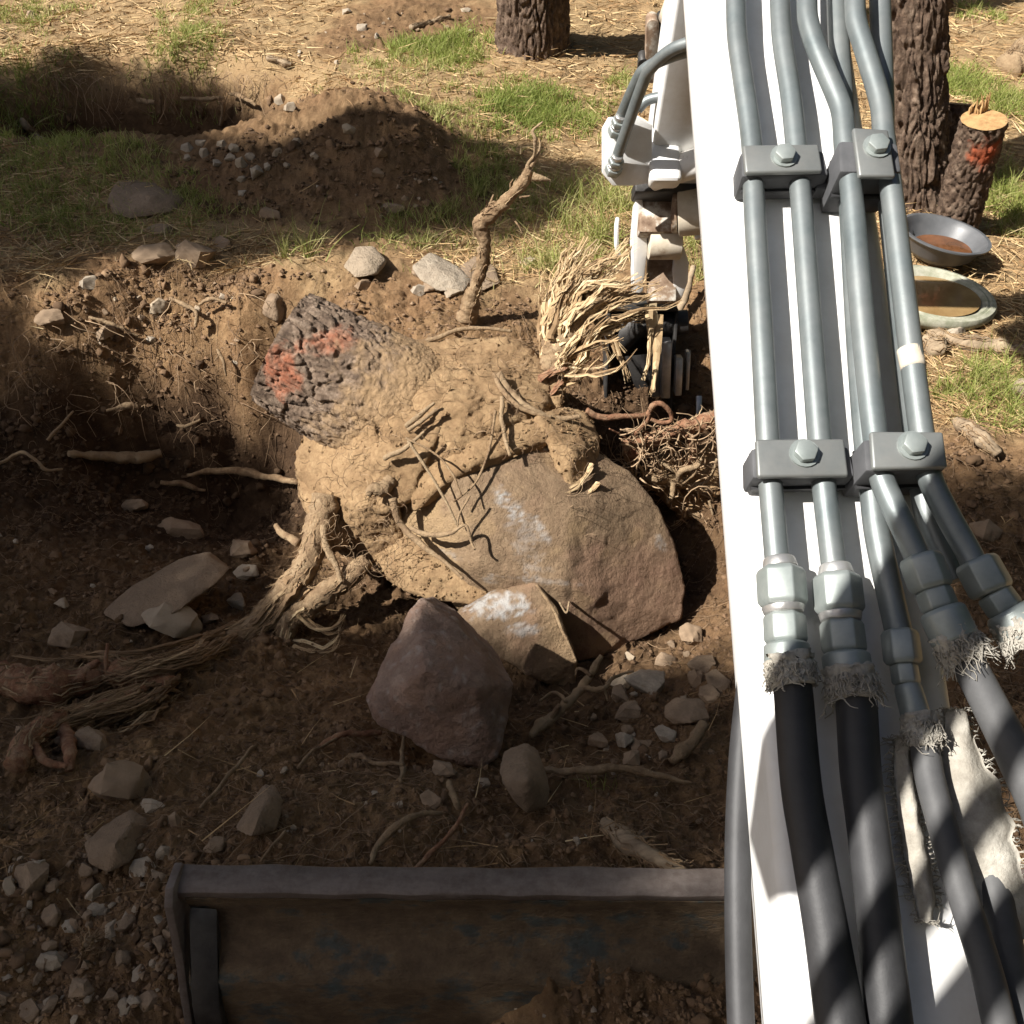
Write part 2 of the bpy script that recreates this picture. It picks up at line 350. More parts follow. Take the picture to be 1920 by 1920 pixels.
cw(0, 0, (-9, 12, .5), (0, 16, .4), (9, 12, .2), (-9, 5, .4), (9, 5, -.2), (-6, 0, .1), (6, 0, 0), (0, -6, 0), (-4.5, 5, .1), (-4.5, 8, .2), (4, 7, 0), (4, 3, -.05))
cw(.3, 0, (-3.0, 6.95, .08), (-2.3, 7.02, .08), (-1.7, 6.92, .06), (-1.32, 6.5, .05), (-3.35, 6.3, .05))
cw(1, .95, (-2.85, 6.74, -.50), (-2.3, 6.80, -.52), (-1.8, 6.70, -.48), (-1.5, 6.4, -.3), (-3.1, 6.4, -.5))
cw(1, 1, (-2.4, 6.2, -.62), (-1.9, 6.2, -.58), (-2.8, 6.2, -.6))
cw(.6, .1, (-2.8, 5.65, .03)); cw(.9, .2, (-2.2, 5.5, .10), (-1.6, 5.45, .16))
cp(-.1, 1, .1, (450, 1400, -.13), (260, 1440, -.04), (720, 1520, .04), (560, 1520, .04), (330, 1560, .1), (880, 1560, .02))
cw(1, .35, (-1.1, 5.3, .30), (-.72, 5.3, .37), (-.45, 5.12, .17), (-.85, 4.95, .22), (-1.3, 5.05, .17), (-.5, 4.8, .1), (-1.1, 4.7, .09))
cw(.6, .2, (-.22, 5.12, .0), (-.9, 4.42, .02), (-.5, 4.45, .02), (-1.45, 4.6, .02), (-.15, 4.7, 0))
cw(.1, .1, (-2.2, 4.7, .0), (-1.9, 4.3, .0), (-2.6, 5.1, .02), (-.1, 4.3, 0), (.3, 4.6, 0), (-1.2, 4.15, 0))
# rim of the pit and its walls
cp(.0, .6, .15, (0, 570), (130, 560), (330, 528), (470, 525), (560, 535, .02), (700, 535), (850, 560, -.01), (950, 565, -.02), (1050, 560, -.02), (1150, 540, -.02))
cp(-.03, 1, .05, (330, 545), (230, 560), (460, 548), (150, 590, -.05))
cy(1, .1, (300, 715, 3.72), (450, 710, 3.70), (200, 690, 3.66), (380, 640, 3.82), (280, 620, 3.83), (100, 690, 3.60), (0, 690, 3.58), (200, 630, 3.76))
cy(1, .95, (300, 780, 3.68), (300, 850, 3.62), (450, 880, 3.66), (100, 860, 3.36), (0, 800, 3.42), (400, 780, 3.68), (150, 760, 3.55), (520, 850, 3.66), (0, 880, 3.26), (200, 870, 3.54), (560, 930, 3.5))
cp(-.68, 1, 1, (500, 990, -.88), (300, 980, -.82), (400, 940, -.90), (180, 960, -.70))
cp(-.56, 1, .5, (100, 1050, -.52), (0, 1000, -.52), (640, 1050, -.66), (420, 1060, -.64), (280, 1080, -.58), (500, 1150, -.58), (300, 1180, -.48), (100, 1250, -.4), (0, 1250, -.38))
cp(-.3, 1, .15, (600, 1250, -.5), (400, 1330, -.3), (200, 1350, -.27), (0, 1390, -.22), (700, 1350, -.34), (600, 1450, -.12), (400, 1480, -.05), (200, 1520, -.02), (0, 1560, -.02))
cp(.06, 1, .12, (600, 1600), (400, 1600, .08), (200, 1700, .05), (0, 1750, .04), (100, 1900, .03), (300, 1850, .04), (800, 1590, .06))
cy(1, .1, (800, 620, 3.62), (950, 640, 3.56), (640, 640, 3.65), (700, 740, 3.4), (1060, 640, 3.6))
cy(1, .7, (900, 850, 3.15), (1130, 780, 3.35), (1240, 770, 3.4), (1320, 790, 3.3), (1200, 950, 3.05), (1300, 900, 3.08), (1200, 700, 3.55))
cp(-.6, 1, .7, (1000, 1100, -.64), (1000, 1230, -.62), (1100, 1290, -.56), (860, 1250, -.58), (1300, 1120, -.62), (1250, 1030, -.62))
cp(-.4, 1, .3, (1200, 1340, -.42), (1340, 1300, -.42), (900, 1400, -.30), (1060, 1400, -.3), (780, 1420, -.26), (1000, 1500, -.05), (1200, 1450, -.14), (1350, 1450, -.14), (1000, 1590, .05), (1350, 1590, .06), (1200, 1590, .05))
cy(.8, .1, (1320, 540, 3.9), (1335, 640, 3.6), (1345, 720, 3.42), (1240, 590, 3.75), (1180, 620, 3.66))
cp(-.1, .8, .3, (1800, 1000), (1900, 1000), (1850, 1200), (1900, 1600, 0), (1800, 850, -.08), (1500, 700, -.15), (1600, 1200, -.2), (1450, 1000, -.3))
cw(1, .8, (-.45, .74, -.12), (-.25, .72, -.12), (-.45, .6, -.1), (-.1, .7, -.05))  # dark damp tone paints the deep shade under the blade
cw(1, .4, (-.75, .8, .02), (.06, .80, .19), (.3, .80, .21), (.6, .82, .21), (.3, .6, .1), (0, .55, .03), (-1, .4, .0), (0, 0, 0), (1.4, .3, 0), (-1.5, 0, 0), (-1.6, 1, .03), (1.2, 1.3, 0))
cw(1, .4, (-.3, .98, .12), (.0, .99, .13), (.3, 1.0, .14), (.6, 1.0, .12), (-.55, .98, .10))
CP = np.array(CP)
def _phi(A, B): return -np.sqrt(((A[:, None, :] - B[None, :, :]) ** 2).sum(2) + .07 ** 2)
_n = len(CP); _K = np.zeros((_n + 1, _n + 1)); _K[:_n, :_n] = _phi(CP[:, :2], CP[:, :2]) + np.eye(_n) * .008; _K[:_n, _n] = 1; _K[_n, :_n] = 1
_W = np.linalg.solve(_K, np.vstack([CP[:, 2:], np.zeros((1, 3))]))
def rbf_exact(xy):
    out = []
    for k in range(0, len(xy), 20000):
        c = xy[k:k + 20000]; out.append(_phi(c, CP[:, :2]) @ _W[:_n] + _W[_n])
    return np.concatenate(out)
_gx, _gy, _gs = -5.0, -1.0, .025; _nx, _ny = 401, 521
_G = rbf_exact(np.stack(np.meshgrid(_gx + _gs * np.arange(_nx), _gy + _gs * np.arange(_ny)), -1).reshape(-1, 2)).reshape(_ny, _nx, 3)
def rbf(xy):
    xy = np.atleast_2d(xy)[:, :2]; u = (xy[:, 0] - _gx) / _gs; v = (xy[:, 1] - _gy) / _gs
    ins = (u >= 0) & (v >= 0) & (u < _nx - 1.001) & (v < _ny - 1.001); out = np.empty((len(xy), 3))
    i = u[ins].astype(int); j = v[ins].astype(int); fu = (u[ins] - i)[:, None]; fv = (v[ins] - j)[:, None]
    out[ins] = (_G[j, i] * (1 - fu) + _G[j, i + 1] * fu) * (1 - fv) + (_G[j + 1, i] * (1 - fu) + _G[j + 1, i + 1] * fu) * fv
    if (~ins).any(): out[~ins] = rbf_exact(xy[~ins])
    return out
def terrain(xy):
    xy = np.atleast_2d(xy)[:, :2]; r = rbf(xy); dug = np.clip(r[:, 1], 0, 1); p = np.c_[xy, np.zeros(len(xy))]
    q = p.copy(); q[:, 2] = r[:, 0]
    near = sstep(12, 7, np.hypot(xy[:, 0], xy[:, 1] - 2))
    z = r[:, 0] + fbm(p * 1.3, 3, 3) * .05 * (1 - .6 * dug) * sstep(30, 3, np.hypot(xy[:, 0], xy[:, 1]) * 0 + 1)
    z = z + dug * near * (fbm(q * 4.5, 3, 11) * .060 + np.abs(fbm(q * 12, 4, 21, .6)) * .058 + ridged(q * 24, 3, 31) * .016 + fbm(q * 62, 3, 41, .65) * .012)
    z = z + (1 - dug) * near * (fbm(p * 7, 3, 51) * .032 + fbm(p * 34, 3, 61) * .012)
    return z, dug, np.clip(r[:, 2], 0, 1)
def H(xy): return terrain(xy)[0]
_T = np.concatenate([np.linspace(.9, 4.5, 500), np.linspace(4.5, 12, 500)[1:]])
def hit(px, py):
    d = ray(px, py); P = Cc + d * _T[:, None]; z = H(P); k = np.argmax(P[:, 2] <= z)
    if P[k, 2] > z[k]: return PZ(px, py, 0)
    return np.array([P[k, 0], P[k, 1], z[k]])

def build_ground():
    def axis(lo, hi, n, ext, m):
        g = np.geomspace(1, ext, m)[1:] - 1
        a = np.linspace(lo, hi, n); d = (hi - lo); return np.concatenate([lo - d * g[::-1], a, hi + d * g])
    ys = np.concatenate([np.linspace(.55, 4.0, 430), 4.0 + np.linspace(0, 1, 210)[1:] ** 1.25 * 7.5])
    ys = np.concatenate([.55 - np.geomspace(.01, 60, 18)[::-1], ys, ys[-1] + np.geomspace(.1, 110, 22)])
    tx = axis(-1, 1, 600, 60, 16)
    Y, T = np.meshgrid(ys, tx, indexing='ij'); X = T * (np.clip(Y, .5, 12) * .47 + .95)
    xy = np.c_[X.ravel(), Y.ravel()]; z, dug, mo_shade = terrain(xy)
    V = np.c_[xy, z]; ny, nx = X.shape
    i = np.arange(ny - 1)[:, None] * nx + np.arange(nx - 1)[None, :]
    Fc = np.stack([i, i + 1, i + nx + 1, i + nx], -1).reshape(-1, 4)
    e = dug + fbm(V * 6, 3, 71) * .35
    o = obj('ground', V, Fc, M['ground'], attrs={'dug': sstep(.3, .62, e), 'moist_shade': np.clip(mo_shade * 1.25 + fbm(V * 4, 3, 72) * .4, 0, 1)})
    tag(o, kind='structure'); return o
build_ground()


# ================================================================== excavator
KB, W0 = .364, .786; NB = math.hypot(1, KB)
Ax = (Uu + KB * Fu) / NB; Nx = (KB * Uu - Fu) / NB; O0 = Cc + W0 * Fu
def BP(px, py, h=0.):
    y = (960 - py) / F_PX; wd = (W0 - h * NB) / (1 - KB * y); return PD(px, py, wd)
def BB(u, s, h): return O0 + u * Ru + s * Ax + h * Nx
PLH = -.034
ex = thing('excavator', (.25, -.3, 0), 'white mini excavator whose boom with steel hydraulic tubes fills the right side', 'excavator')
# boom: closed section lofted along a bent axis
def loft(sections, close=True):
    n = len(sections[0]); V = np.concatenate(sections); Fc = []
    for k in range(len(sections) - 1):
        for j in range(n): Fc.append((k * n + j, k * n + (j + 1) % n, (k + 1) * n + (j + 1) % n, (k + 1) * n + j))
    Fc.append(tuple(range(n))[::-1]); m = (len(sections) - 1) * n; Fc.append(tuple(range(m, m + n))); return V, Fc
def boom():
    sec2d = [(.204, PLH), (.338, PLH), (.346, PLH - .008), (.346, -.12), (.318, -.30), (.236, -.30), (.197, -.12), (.196, PLH - .008)]
    path = [(O0 + s * Ax)[1:] for s in (-.75, -.4, 0, .35, .7, .95)] + [np.array(p) for p in ((1.75, 2.06), (2.1, 2.2), (2.45, 2.27), (2.8, 2.24))]
    path = np.array(path); T = np.gradient(path, axis=0); T /= np.linalg.norm(T, axis=1)[:, None]
    secs = []
    for p, t in zip(path, T):
        nn = np.array([-t[1], t[0]]); secs.append([np.array([u, *(p + nn * h)]) for u, h in sec2d])
    V, Fc = loft([np.array(s) for s in secs]); bo = bevelled('boom', V, Fc, M['white'], ex, .004, 2); return bo
bo = boom(); bo['label'] = 'white box boom with hydraulic tubes along its top'
def tpx(name, pts, h, r, mat='zinc', sides=20, parent=ex, n=None, label=None):
    P = [np.r_[BP(p[0], p[1], p[2] if len(p) > 2 else h), (p[3] if len(p) > 3 else r)] for p in pts]
    V, Fc = tube(P, r, sides, n=n or 8 * len(P)); o = obj(name, V, Fc, M[mat], parent, sharp=50)
    if label: o['label'] = label
    return o
h1, h3, h5 = -.010, .014, -.016; RT = .0098
tpx('hydraulic_tube', [(1376, -120), (1379, 0), (1382, 70), (1393, 150), (1409, 268), (1415, 400), (1427, 600), (1439, 819), (1445, 912), (1459, 1075)], h1, RT)
tpx('hydraulic_tube', [(1458, -120), (1462, 0), (1467, 78), (1482, 175), (1492, 265), (1501, 360), (1519, 600), (1536, 819), (1545, 912), (1566, 1085)], h1, RT)
tpx('hydraulic_tube', [(1511, -120), (1513, 0), (1516, 42), (1534, 98), (1568, 178), (1579, 212), (1584, 260), (1595, 344), (1617, 600), (1639, 803), (1652, 890), (1674, 946), (1707, 1016), (1724, 1055)], h3, RT)
tpx('hydraulic_tube', [(1600, -120), (1603, 0), (1606, 42), (1621, 92), (1644, 167), (1653, 206), (1658, 260), (1670, 347), (1701, 600), (1727, 803), (1742, 890), (1774, 960), (1817, 1037), (1830, 1068)], h3, RT)
tpx('hydraulic_tube', [(1566, -120), (1570, 0), (1574, 94), (1580, 180), (1584, 270), (1592, 344), (1607, 600), (1622, 803), (1634, 905), (1645, 1000), (1668, 1110), (1686, 1190)], h5, RT * 1.06)
tpx('hydraulic_tube', [(1646, -120), (1650, 0), (1653, 94), (1656, 200), (1656, 270), (1664, 344), (1692, 600), (1716, 803), (1728, 905), (1745, 985), (1790, 1090)], h5, RT * 1.06)
def rust_spot():
    P = BP(1709, 672, h3); V, Fc = tube([BP(1705, 655, h3), BP(1709, 673, h3), BP(1713, 691, h3)], RT + .0004, 16, n=6)
    obj('rust_patch', V, Fc, M['tan'], ex)
rust_spot()
def hexbolt(P, r, hgt, parent, axis=None, mat='zinc_nut'):
    ax = nrm(Nx if axis is None else axis); a = nrm(np.cross(ax, Ru + .3 * Ax)); b = np.cross(ax, a); th = np.arange(6) * math.pi / 3 + .35
    poly = [P + r * (math.cos(t) * a + math.sin(t) * b) for t in th]; V, Fc = prism(poly, ax * hgt); bevelled('bolt', V, Fc, M[mat], parent, .0012, 2)
    th = np.arange(18) * 2 * math.pi / 18; V, Fc = prism([P + r * 1.25 * (math.cos(t) * a + math.sin(t) * b) - ax * .002 for t in th], ax * .0035)
    obj('washer', V, Fc, M['zinc_nut'], parent, sharp=40)
def clamp(plate, bolt, body, htop, hbot, label):
    """plate: 4 px corners of the steel top plate; body: 4 px corners of the plastic block at its top"""
    bp = [BP(x, y, htop - .004) for x, y in body]; V, Fc = prism(bp, Nx * (hbot - htop + .004)); bl = bevelled('tube_clamp', V, Fc, M['clamp'], ex, .004, 2); bl['label'] = label
    pp = [BP(x, y, htop + .003) for x, y in plate]; V, Fc = prism(pp, -Nx * .0062); pl = bevelled('clamp_plate', V, Fc, M['plate'], bl, .0022, 3)
    # side grooves
    for k in (0, 2):
        a, b = (bp[k], bp[(k + 1) % 4]); mid = .5 * (a + b) + Nx * (-.5 * (htop - hbot)); ln = (b - a)
        out = nrm(.5 * (a + b) - np.mean(bp, 0)); V, Fc = box(mid + out * .0005, ln * .46, out * .0022, Nx * .0015); obj('clamp_seam', V, Fc, M['rubber'], bl, smooth=False)
    hexbolt(BP(*bolt, htop + .0032), .0098, .0075, bl)
clamp([(1393, 271), (1535, 269), (1543, 320), (1398, 323)], (1470, 293), [(1388, 283), (1545, 280), (1556, 328), (1390, 331)], .006, PLH, 'left upper tube clamp with smooth steel plate')
clamp([(1599, 238), (1666, 242), (1680, 330), (1611, 329)], (1644, 275), [(1572, 262), (1684, 266), (1692, 322), (1574, 322)], .030, PLH, 'right upper tube clamp with turned steel plate')
clamp([(1417, 823), (1583, 822), (1592, 892), (1421, 894)], (1508, 850), [(1408, 838), (1592, 835), (1606, 894), (1410, 897)], .006, PLH, 'left lower tube clamp with dull steel plate')
clamp([(1632, 808), (1769, 809), (1778, 876), (1637, 879)], (1711, 836), [(1618, 822), (1767, 822), (1776, 880), (1622, 884)], .030, PLH, 'right lower tube clamp overhanging the boom edge')
V, Fc = box(.5 * (BP(1540, 350, -.02) + BP(1590, 350, -.02)), Ru * .02, Ax * .008, Nx * .008); bevelled('clamp_link', V, Fc, M['clamp'], ex, .002)
V, Fc = box(.5 * (BP(1590, 880, -.02) + BP(1625, 880, -.02)), Ru * .02, Ax * .009, Nx * .008); bevelled('clamp_link', V, Fc, M['clamp'], ex, .002)
# fittings: hexagonal nuts, collars, crimped ferrules along a px polyline
def hexseg(name, a, b, r0, r1, parent, mat, sides=6, rot=.3, cham=.12):
    a, b = np.asarray(a), np.asarray(b); ax = nrm(b - a); p = nrm(np.cross(ax, Nx)); q = np.cross(ax, p); th = np.arange(sides) * 2 * math.pi / sides + rot; L = b - a
    secs = []
    for t, r in ((0, r0 * .86), (cham, r0), (1 - cham, r1), (1, r1 * .86)): secs.append(np.array([a + L * t + r * (math.cos(x) * p + math.sin(x) * q) for x in th]))
    V, Fc = loft(secs); return bevelled(name, V, Fc, M[mat], parent, .0012 if sides == 6 else .0006, 2)
def fitting(segs, h, label=None):
    """segs: (px0,py0,px1,py1,width0,width1,kind)"""
    root = None
    for (x0, y0, x1, y1, w0, w1, kind) in segs:
        a, b = BP(x0, y0, h), BP(x1, y1, h); r0 = w0 / 2 / F_PX * depth(a); r1 = w1 / 2 / F_PX * depth(b)
        nm = {'n': 'hose_fitting' if root is None else 'hex_nut', 'r': 'collar', 'f': 'ferrule'}[kind]
        o = hexseg(nm, a, b, r0, r1, root or ex, 'zinc_nut' if kind != 'r' else 'bright', 6 if kind == 'n' else 24)
        if root is None:
            root = o
            if label: o['label'] = label
    return root
fitting([(1463, 1065, 1468, 1138, 92, 94, 'n'), (1460, 1045, 1463, 1066, 58, 66, 'r'), (1468, 1136, 1470, 1152, 80, 74, 'r'), (1470, 1150, 1474, 1208, 80, 82, 'n'), (1474, 1206, 1478, 1246, 84, 88, 'f')], h1, 'leftmost hose fitting with bright hexagonal nut')
fitting([(1568, 1078, 1575, 1150, 92, 94, 'n'), (1565, 1058, 1568, 1080, 58, 66, 'r'), (1575, 1148, 1577, 1166, 80, 74, 'r'), (1577, 1164, 1584, 1226, 82, 84, 'n'), (1585, 1224, 1591, 1270, 88, 90, 'f')], h1, 'second hose fitting, half in shadow')
fitting([(1686, 1182, 1694, 1246, 70, 72, 'n'), (1694, 1244, 1700, 1284, 52, 54, 'n'), (1700, 1282, 1724, 1366, 50, 56, 'f')], h5 + .004, 'slim shaded hose fitting between the larger ones')
fitting([(1724, 1042, 1748, 1106, 82, 84, 'n'), (1748, 1104, 1764, 1144, 70, 72, 'n'), (1764, 1142, 1794, 1206, 86, 88, 'f')], h3, 'shaded hose fitting turned to the right')
fitting([(1828, 1050, 1862, 1112, 84, 86, 'n'), (1862, 1110, 1888, 1146, 70, 72, 'n'), (1886, 1144, 1926, 1200, 86, 88, 'f')], h3, 'hose fitting at the right picture edge')
# hoses
def hose(pts, h, mat, label, widths):
    P = []
    for (p, wd) in zip(pts, widths):
        q = BP(p[0], p[1], p[2] if len(p) > 2 else h); P.append(np.r_[q, wd / 2 / F_PX * depth(q)])
    V, Fc = tube(P, .01, 26, n=40); o = obj('hydraulic_hose', V, Fc, M[mat], ex); o['label'] = label; return o
hose([(1478, 1240), (1486, 1285), (1502, 1471), (1522, 1591), (1550, 1751), (1575, 1912), (1600, 2060)], -.006, 'rubber', 'leftmost thick black hose on the boom', [70, 72, 76, 78, 84, 94, 100])
hose([(1591, 1262), (1604, 1300), (1613, 1441), (1627, 1551), (1646, 1711), (1667, 1912), (1685, 2060)], -.006, 'rubber', 'second thick black hose on the boom', [72, 75, 76, 77, 80, 86, 92])
hose([(1722, 1360, -.010), (1733, 1400, -.009), (1746, 1471, -.007), (1779, 1591, -.003), (1812, 1701, 0), (1847, 1811, 0), (1872, 1912, 0), (1905, 2060, 0)], -.01, 'greyhose', 'grey hose with torn canvas sleeve', [50, 53, 54, 55, 56, 58, 62, 66])
hose([(1790, 1196), (1806, 1225), (1855, 1320), (1905, 1420), (1950, 1520), (1990, 1640)], h3, 'greyhose', 'grey hose bending out at the right edge', [56, 60, 66, 70, 72, 74])
hose([(1800, 1455, -.030), (1822, 1530, -.030), (1862, 1660, -.024), (1885, 1780, -.02), (1905, 1912, -.02), (1925, 2060, -.02)], -.02, 'greyhose', 'lowest grey hose under the canvas sleeve', [40, 50, 62, 66, 70, 74])
def sidehose():
    P = [np.r_[BP(x, y, -.15), .0112] for x, y in ((1425, 1150), (1408, 1260), (1392, 1400), (1384, 1560), (1384, 1740), (1389, 1912), (1398, 2080))]
    V, Fc = tube(P, .014, 20, n=30); obj('hydraulic_hose', V, Fc, M['rubber'], ex)['label'] = 'black hose running down the left flank of the boom'
sidehose()
M['teal'] = simple('stripe', [(.3, (.10, .30, .26)), (.7, (.20, .42, .37))], 30, .7, bumps=())
P = [np.r_[BP(x, y, -.004), .0009] for x, y in ((1489, 1590), (1503, 1670), (1517, 1760), (1529, 1850), (1537, 1930))]; V, Fc = tube(P, .001, 6); obj('hose_stripe', V, Fc, M['teal'], ex)
# ragged canvas sleeve ends: strips of frayed fabric round a hose
def canvas(name, ctr, width, h, n, lmin, lmax, seed, dirpx=(10, 60), full=True):
    rg = np.random.default_rng(seed); mb = MB(); c = BP(ctr[0], ctr[1], h); r = width / 2 / F_PX * depth(c); ax = nrm(BP(ctr[0] + dirpx[0], ctr[1] + dirpx[1], h) - c)
    p = nrm(np.cross(ax, Nx)); q = np.cross(p, ax)
    if full:
        V, Fc = tube([c - ax * .012, c + ax * .012], r * 1.06, 40, n=14); V = V + np.stack([fbm(V * 200, 3, seed + k, .7) for k in range(3)], 1) * .0048; mb.add(V, Fc)
    for k in range(n):
        t = rg.uniform(0, 2 * math.pi); rad = math.cos(t) * p + math.sin(t) * q; L = lmin + (lmax - lmin) * rg.random() ** 2; a = c + rad * r * 1.08 + ax * rg.uniform(-.006, .009); pts = []
        drift = rg.normal(0, .6) * np.cross(ax, rad) + rad * rg.uniform(-.1, .45)
        for s in np.linspace(0, 1, 5): pts.append(np.r_[a + (ax + drift * s) * L * s + rg.normal(0, .0009, 3), rg.uniform(.0004, .0011) * (1 - .6 * s)])
        V, Fc = tube(np.array(pts), .001, 4, n=7); mb.add(V, Fc)
    o = mb.build(name, M['canvas'], ex)
    return o
canvas('sleeve_end', (1482, 1258), 84, -.006, 240, .003, .011, 1)
canvas('sleeve_end', (1597, 1282), 86, -.006, 260, .003, .015, 2)
canvas('sleeve_end', (1728, 1368), 62, -.008, 200, .003, .012, 3)
canvas('sleeve_end', (1797, 1208), 78, h3, 280, .004, .020, 4, (40, 60))
canvas('sleeve_end', (1915, 1185), 84, h3, 200, .003, .014, 5, (40, 60))
def cloth_strip(name, pts, h, wd, seed, label=None, th=.0035):
    """a frayed strip of canvas: px polyline with widths in px; folded edge and thickness"""
    P = resample(np.array([np.r_[BP(x, y, hh), ww / F_PX * depth(BP(x, y, hh))] for x, y, hh, ww in pts]), 34); mb = MB(); rg = np.random.default_rng(seed)
    T = np.gradient(P[:, :3], axis=0); V = []; m = 9
    for k in range(len(P)):
        t = nrm(T[k]); sd = nrm(np.cross(t, Nx)); 
        for j in range(m):
            a = j / (m - 1) - .5; wv = P[k, 3] * (1 + .16 * float(vnoise(np.array([[k * .45, j * .2, seed]]), seed)[0]))
            V.append(P[k, :3] + sd * a * wv + Nx * (.010 * math.cos(a * 3.1) - .006 + .0018 * float(vnoise(np.array([[k * .5, j * .9, seed]]), seed + 5)[0])))
    V = np.array(V); n = len(P); top = V; bot = V - Nx * th
    Fc = []
    for k in range(n - 1):
        for j in range(m - 1):
            a = k * m + j; Fc.append((a, a + 1, a + m + 1, a + m)); b = a + n * m; Fc.append((b, b + m, b + m + 1, b + 1))
    bd = [k * m for k in range(n)] + [(n - 1) * m + j for j in range(1, m)] + [k * m + m - 1 for k in range(n - 2, -1, -1)] + [j for j in range(m - 2, 0, -1)]
    for i in range(len(bd)): a, b = bd[i], bd[(i + 1) % len(bd)]; Fc.append((a, a + n * m, b + n * m, b))
    mb.add(np.vstack([top, bot]), Fc)
    for k in range(260):
        i = rg.integers(0, len(bd)); a = V[bd[i]]; d = nrm(a - P[min(bd[i] // m, n - 1), :3]); L = rg.uniform(.003, .009)
        pts = [np.r_[a, .0006], np.r_[a + d * L * .5 + rg.normal(0, .001, 3), .0005], np.r_[a + d * L + rg.normal(0, .002, 3), .0003]]; v, f = tube(np.array(pts), .001, 3, n=4); mb.add(v, f)
    o = mb.build(name, M['canvas'], ex)
    if label: o['label'] = label
    return o
cloth_strip('canvas_sleeve', [(1697, 1385, -.016, 30), (1700, 1450, -.018, 36), (1712, 1540, -.020, 44), (1728, 1620, -.020, 46), (1738, 1680, -.020, 42), (1740, 1730, -.020, 20)], 0, 30, 21, 'torn strip of dirty white canvas hanging beside the grey hose')
cloth_strip('canvas_sleeve', [(1800, 1330, -.012, 40), (1806, 1400, -.014, 60), (1822, 1470, -.014, 110), (1848, 1560, -.014, 120), (1880, 1660, -.016, 104), (1905, 1760, -.018, 70)], 0, 30, 22, 'wide cream canvas sleeve split open along its length')

# ---- canopy of the machine (behind and above the camera): pillar and guard bars whose shadows cross the boom
def shadow_bar(name, p0, p1, X, half, mat, parent, h=PLH):
    a, b = BP(*p0, h), BP(*p1, h); A = a + S * ((X - a[0]) / S[0]); B = b + S * ((X - b[0]) / S[0]); d = nrm(B - A)
    A = A - d * .10; B = B + d * .25
    V, Fc = box(.5 * (A + B), (B - A) / 2, np.array([half, 0, 0]), nrm(np.cross(d, [1, 0, 0])) * half); return bevelled(name, V, Fc, mat, parent, .004)
cab = None
shadow_bar('cab_pillar', (1500, 1430), (1740, 1160), -.40, .036, M['white'], ex, 0.)['label'] = 'front pillar of the canopy beside the driver'
shadow_bar('guard_bar', (1565, 1849), (1910, 1420), -.40, .0095, M['steel'], ex, 0.)
shadow_bar('guard_bar', (1700, 2000), (1960, 1670), -.40, .016, M['steel'], ex, 0.)
V, Fc = box((-.18, -.42, 2.52), (.32, 0, 0), (0, .5, 0), (0, 0, .03)); bevelled('canopy_roof', V, Fc, M['clamp'], ex, .02)
V, Fc = box((-.18, -.62, .72), (.62, 0, 0), (0, .75, 0), (0, 0, .16)); bevelled('chassis', V, Fc, M['white'], ex, .03)
for sx in (-.62, .74):
    V, Fc = prism([(sx - .14, y, z) for y, z in ((.30, .12), (.42, .28), (.30, .48), (-1.5, .48), (-1.62, .28), (-1.5, .06), (.2, .03))], (.28, 0, 0)); bevelled('track', V, Fc, M['rubber'], ex, .03)

# ---- stick, linkage and bucket behind the boom
def stick():
    yz = lambda t: np.array([2.78 + .66 * t, 2.20 - 1.6 * t]); d = nrm([.66, -1.6]); nn = np.array([d[1], -d[0]])   # nn towards the camera side
    if nn[0] > 0: nn = -nn
    secs = []
    for t, dep in ((0, .17), (.3, .22), (.7, .21), (.93, .17), (1.0, .12)):
        c = yz(t); f = c + nn * .0; bk = c - nn * dep
        secs.append(np.array([[.478, *f], [.690, *f], [.690, *bk], [.478, *bk]]))
    V, Fc = loft(secs); return bevelled('stick', V, Fc, M['white'], ex, .012, 3)
st = stick(); st['label'] = 'white excavator stick hanging down behind the boom'
YS = 3.30
# bulkhead plate with two threaded fittings
pl = [PY(x, y, YS + .03) for x, y in ((1140, 219), (1196, 216), (1222, 232), (1222, 340), (1182, 346), (1148, 346), (1128, 322), (1128, 240))]
V, Fc = prism(pl, nrm(np.cross(pl[2] - pl[0], pl[4] - pl[0])) * -.014); bk = bevelled('bulkhead_plate', V, Fc, M['white'], ex, .004, 2)
for (x, y) in ((1157, 243), (1151, 316)):
    c = PY(x, y, YS - .0); ax = nrm(PY(1170, 200, YS - .06) - PY(1155, 250, YS))
    for k, (r, L0, L1, sd) in enumerate(((.030, -.02, .012, 6), (.024, .012, .024, 20), (.027, .024, .048, 6), (.019, .048, .066, 20))):
        a = c + ax * L0; b = c + ax * L1; hexseg('fitting_nut', a, b, r, r, bk, 'zinc_nut' if k % 2 == 0 else 'bright', sd)
for pts in ([(1158, 238, 3.30), (1166, 215, 3.28), (1194, 152, 3.2), (1212, 128, 3.17), (1262, 104, 3.12), (1330, 86, 3.05)], [(1152, 310, 3.30), (1162, 280, 3.27), (1204, 160, 3.17), (1222, 126, 3.13), (1262, 92, 3.08), (1330, 70, 3.02)]):
    V, Fc = tube([PY(*p) for p in pts], .0185, 16, n=30); obj('stick_tube', V, Fc, M['zinc'], ex)
V, Fc = tube([PY(1196, 205, 3.36), PY(1216, 187, 3.36), PY(1262, 178, 3.34)], .017, 12); obj('stick_tube', V, Fc, M['zinc'], ex)
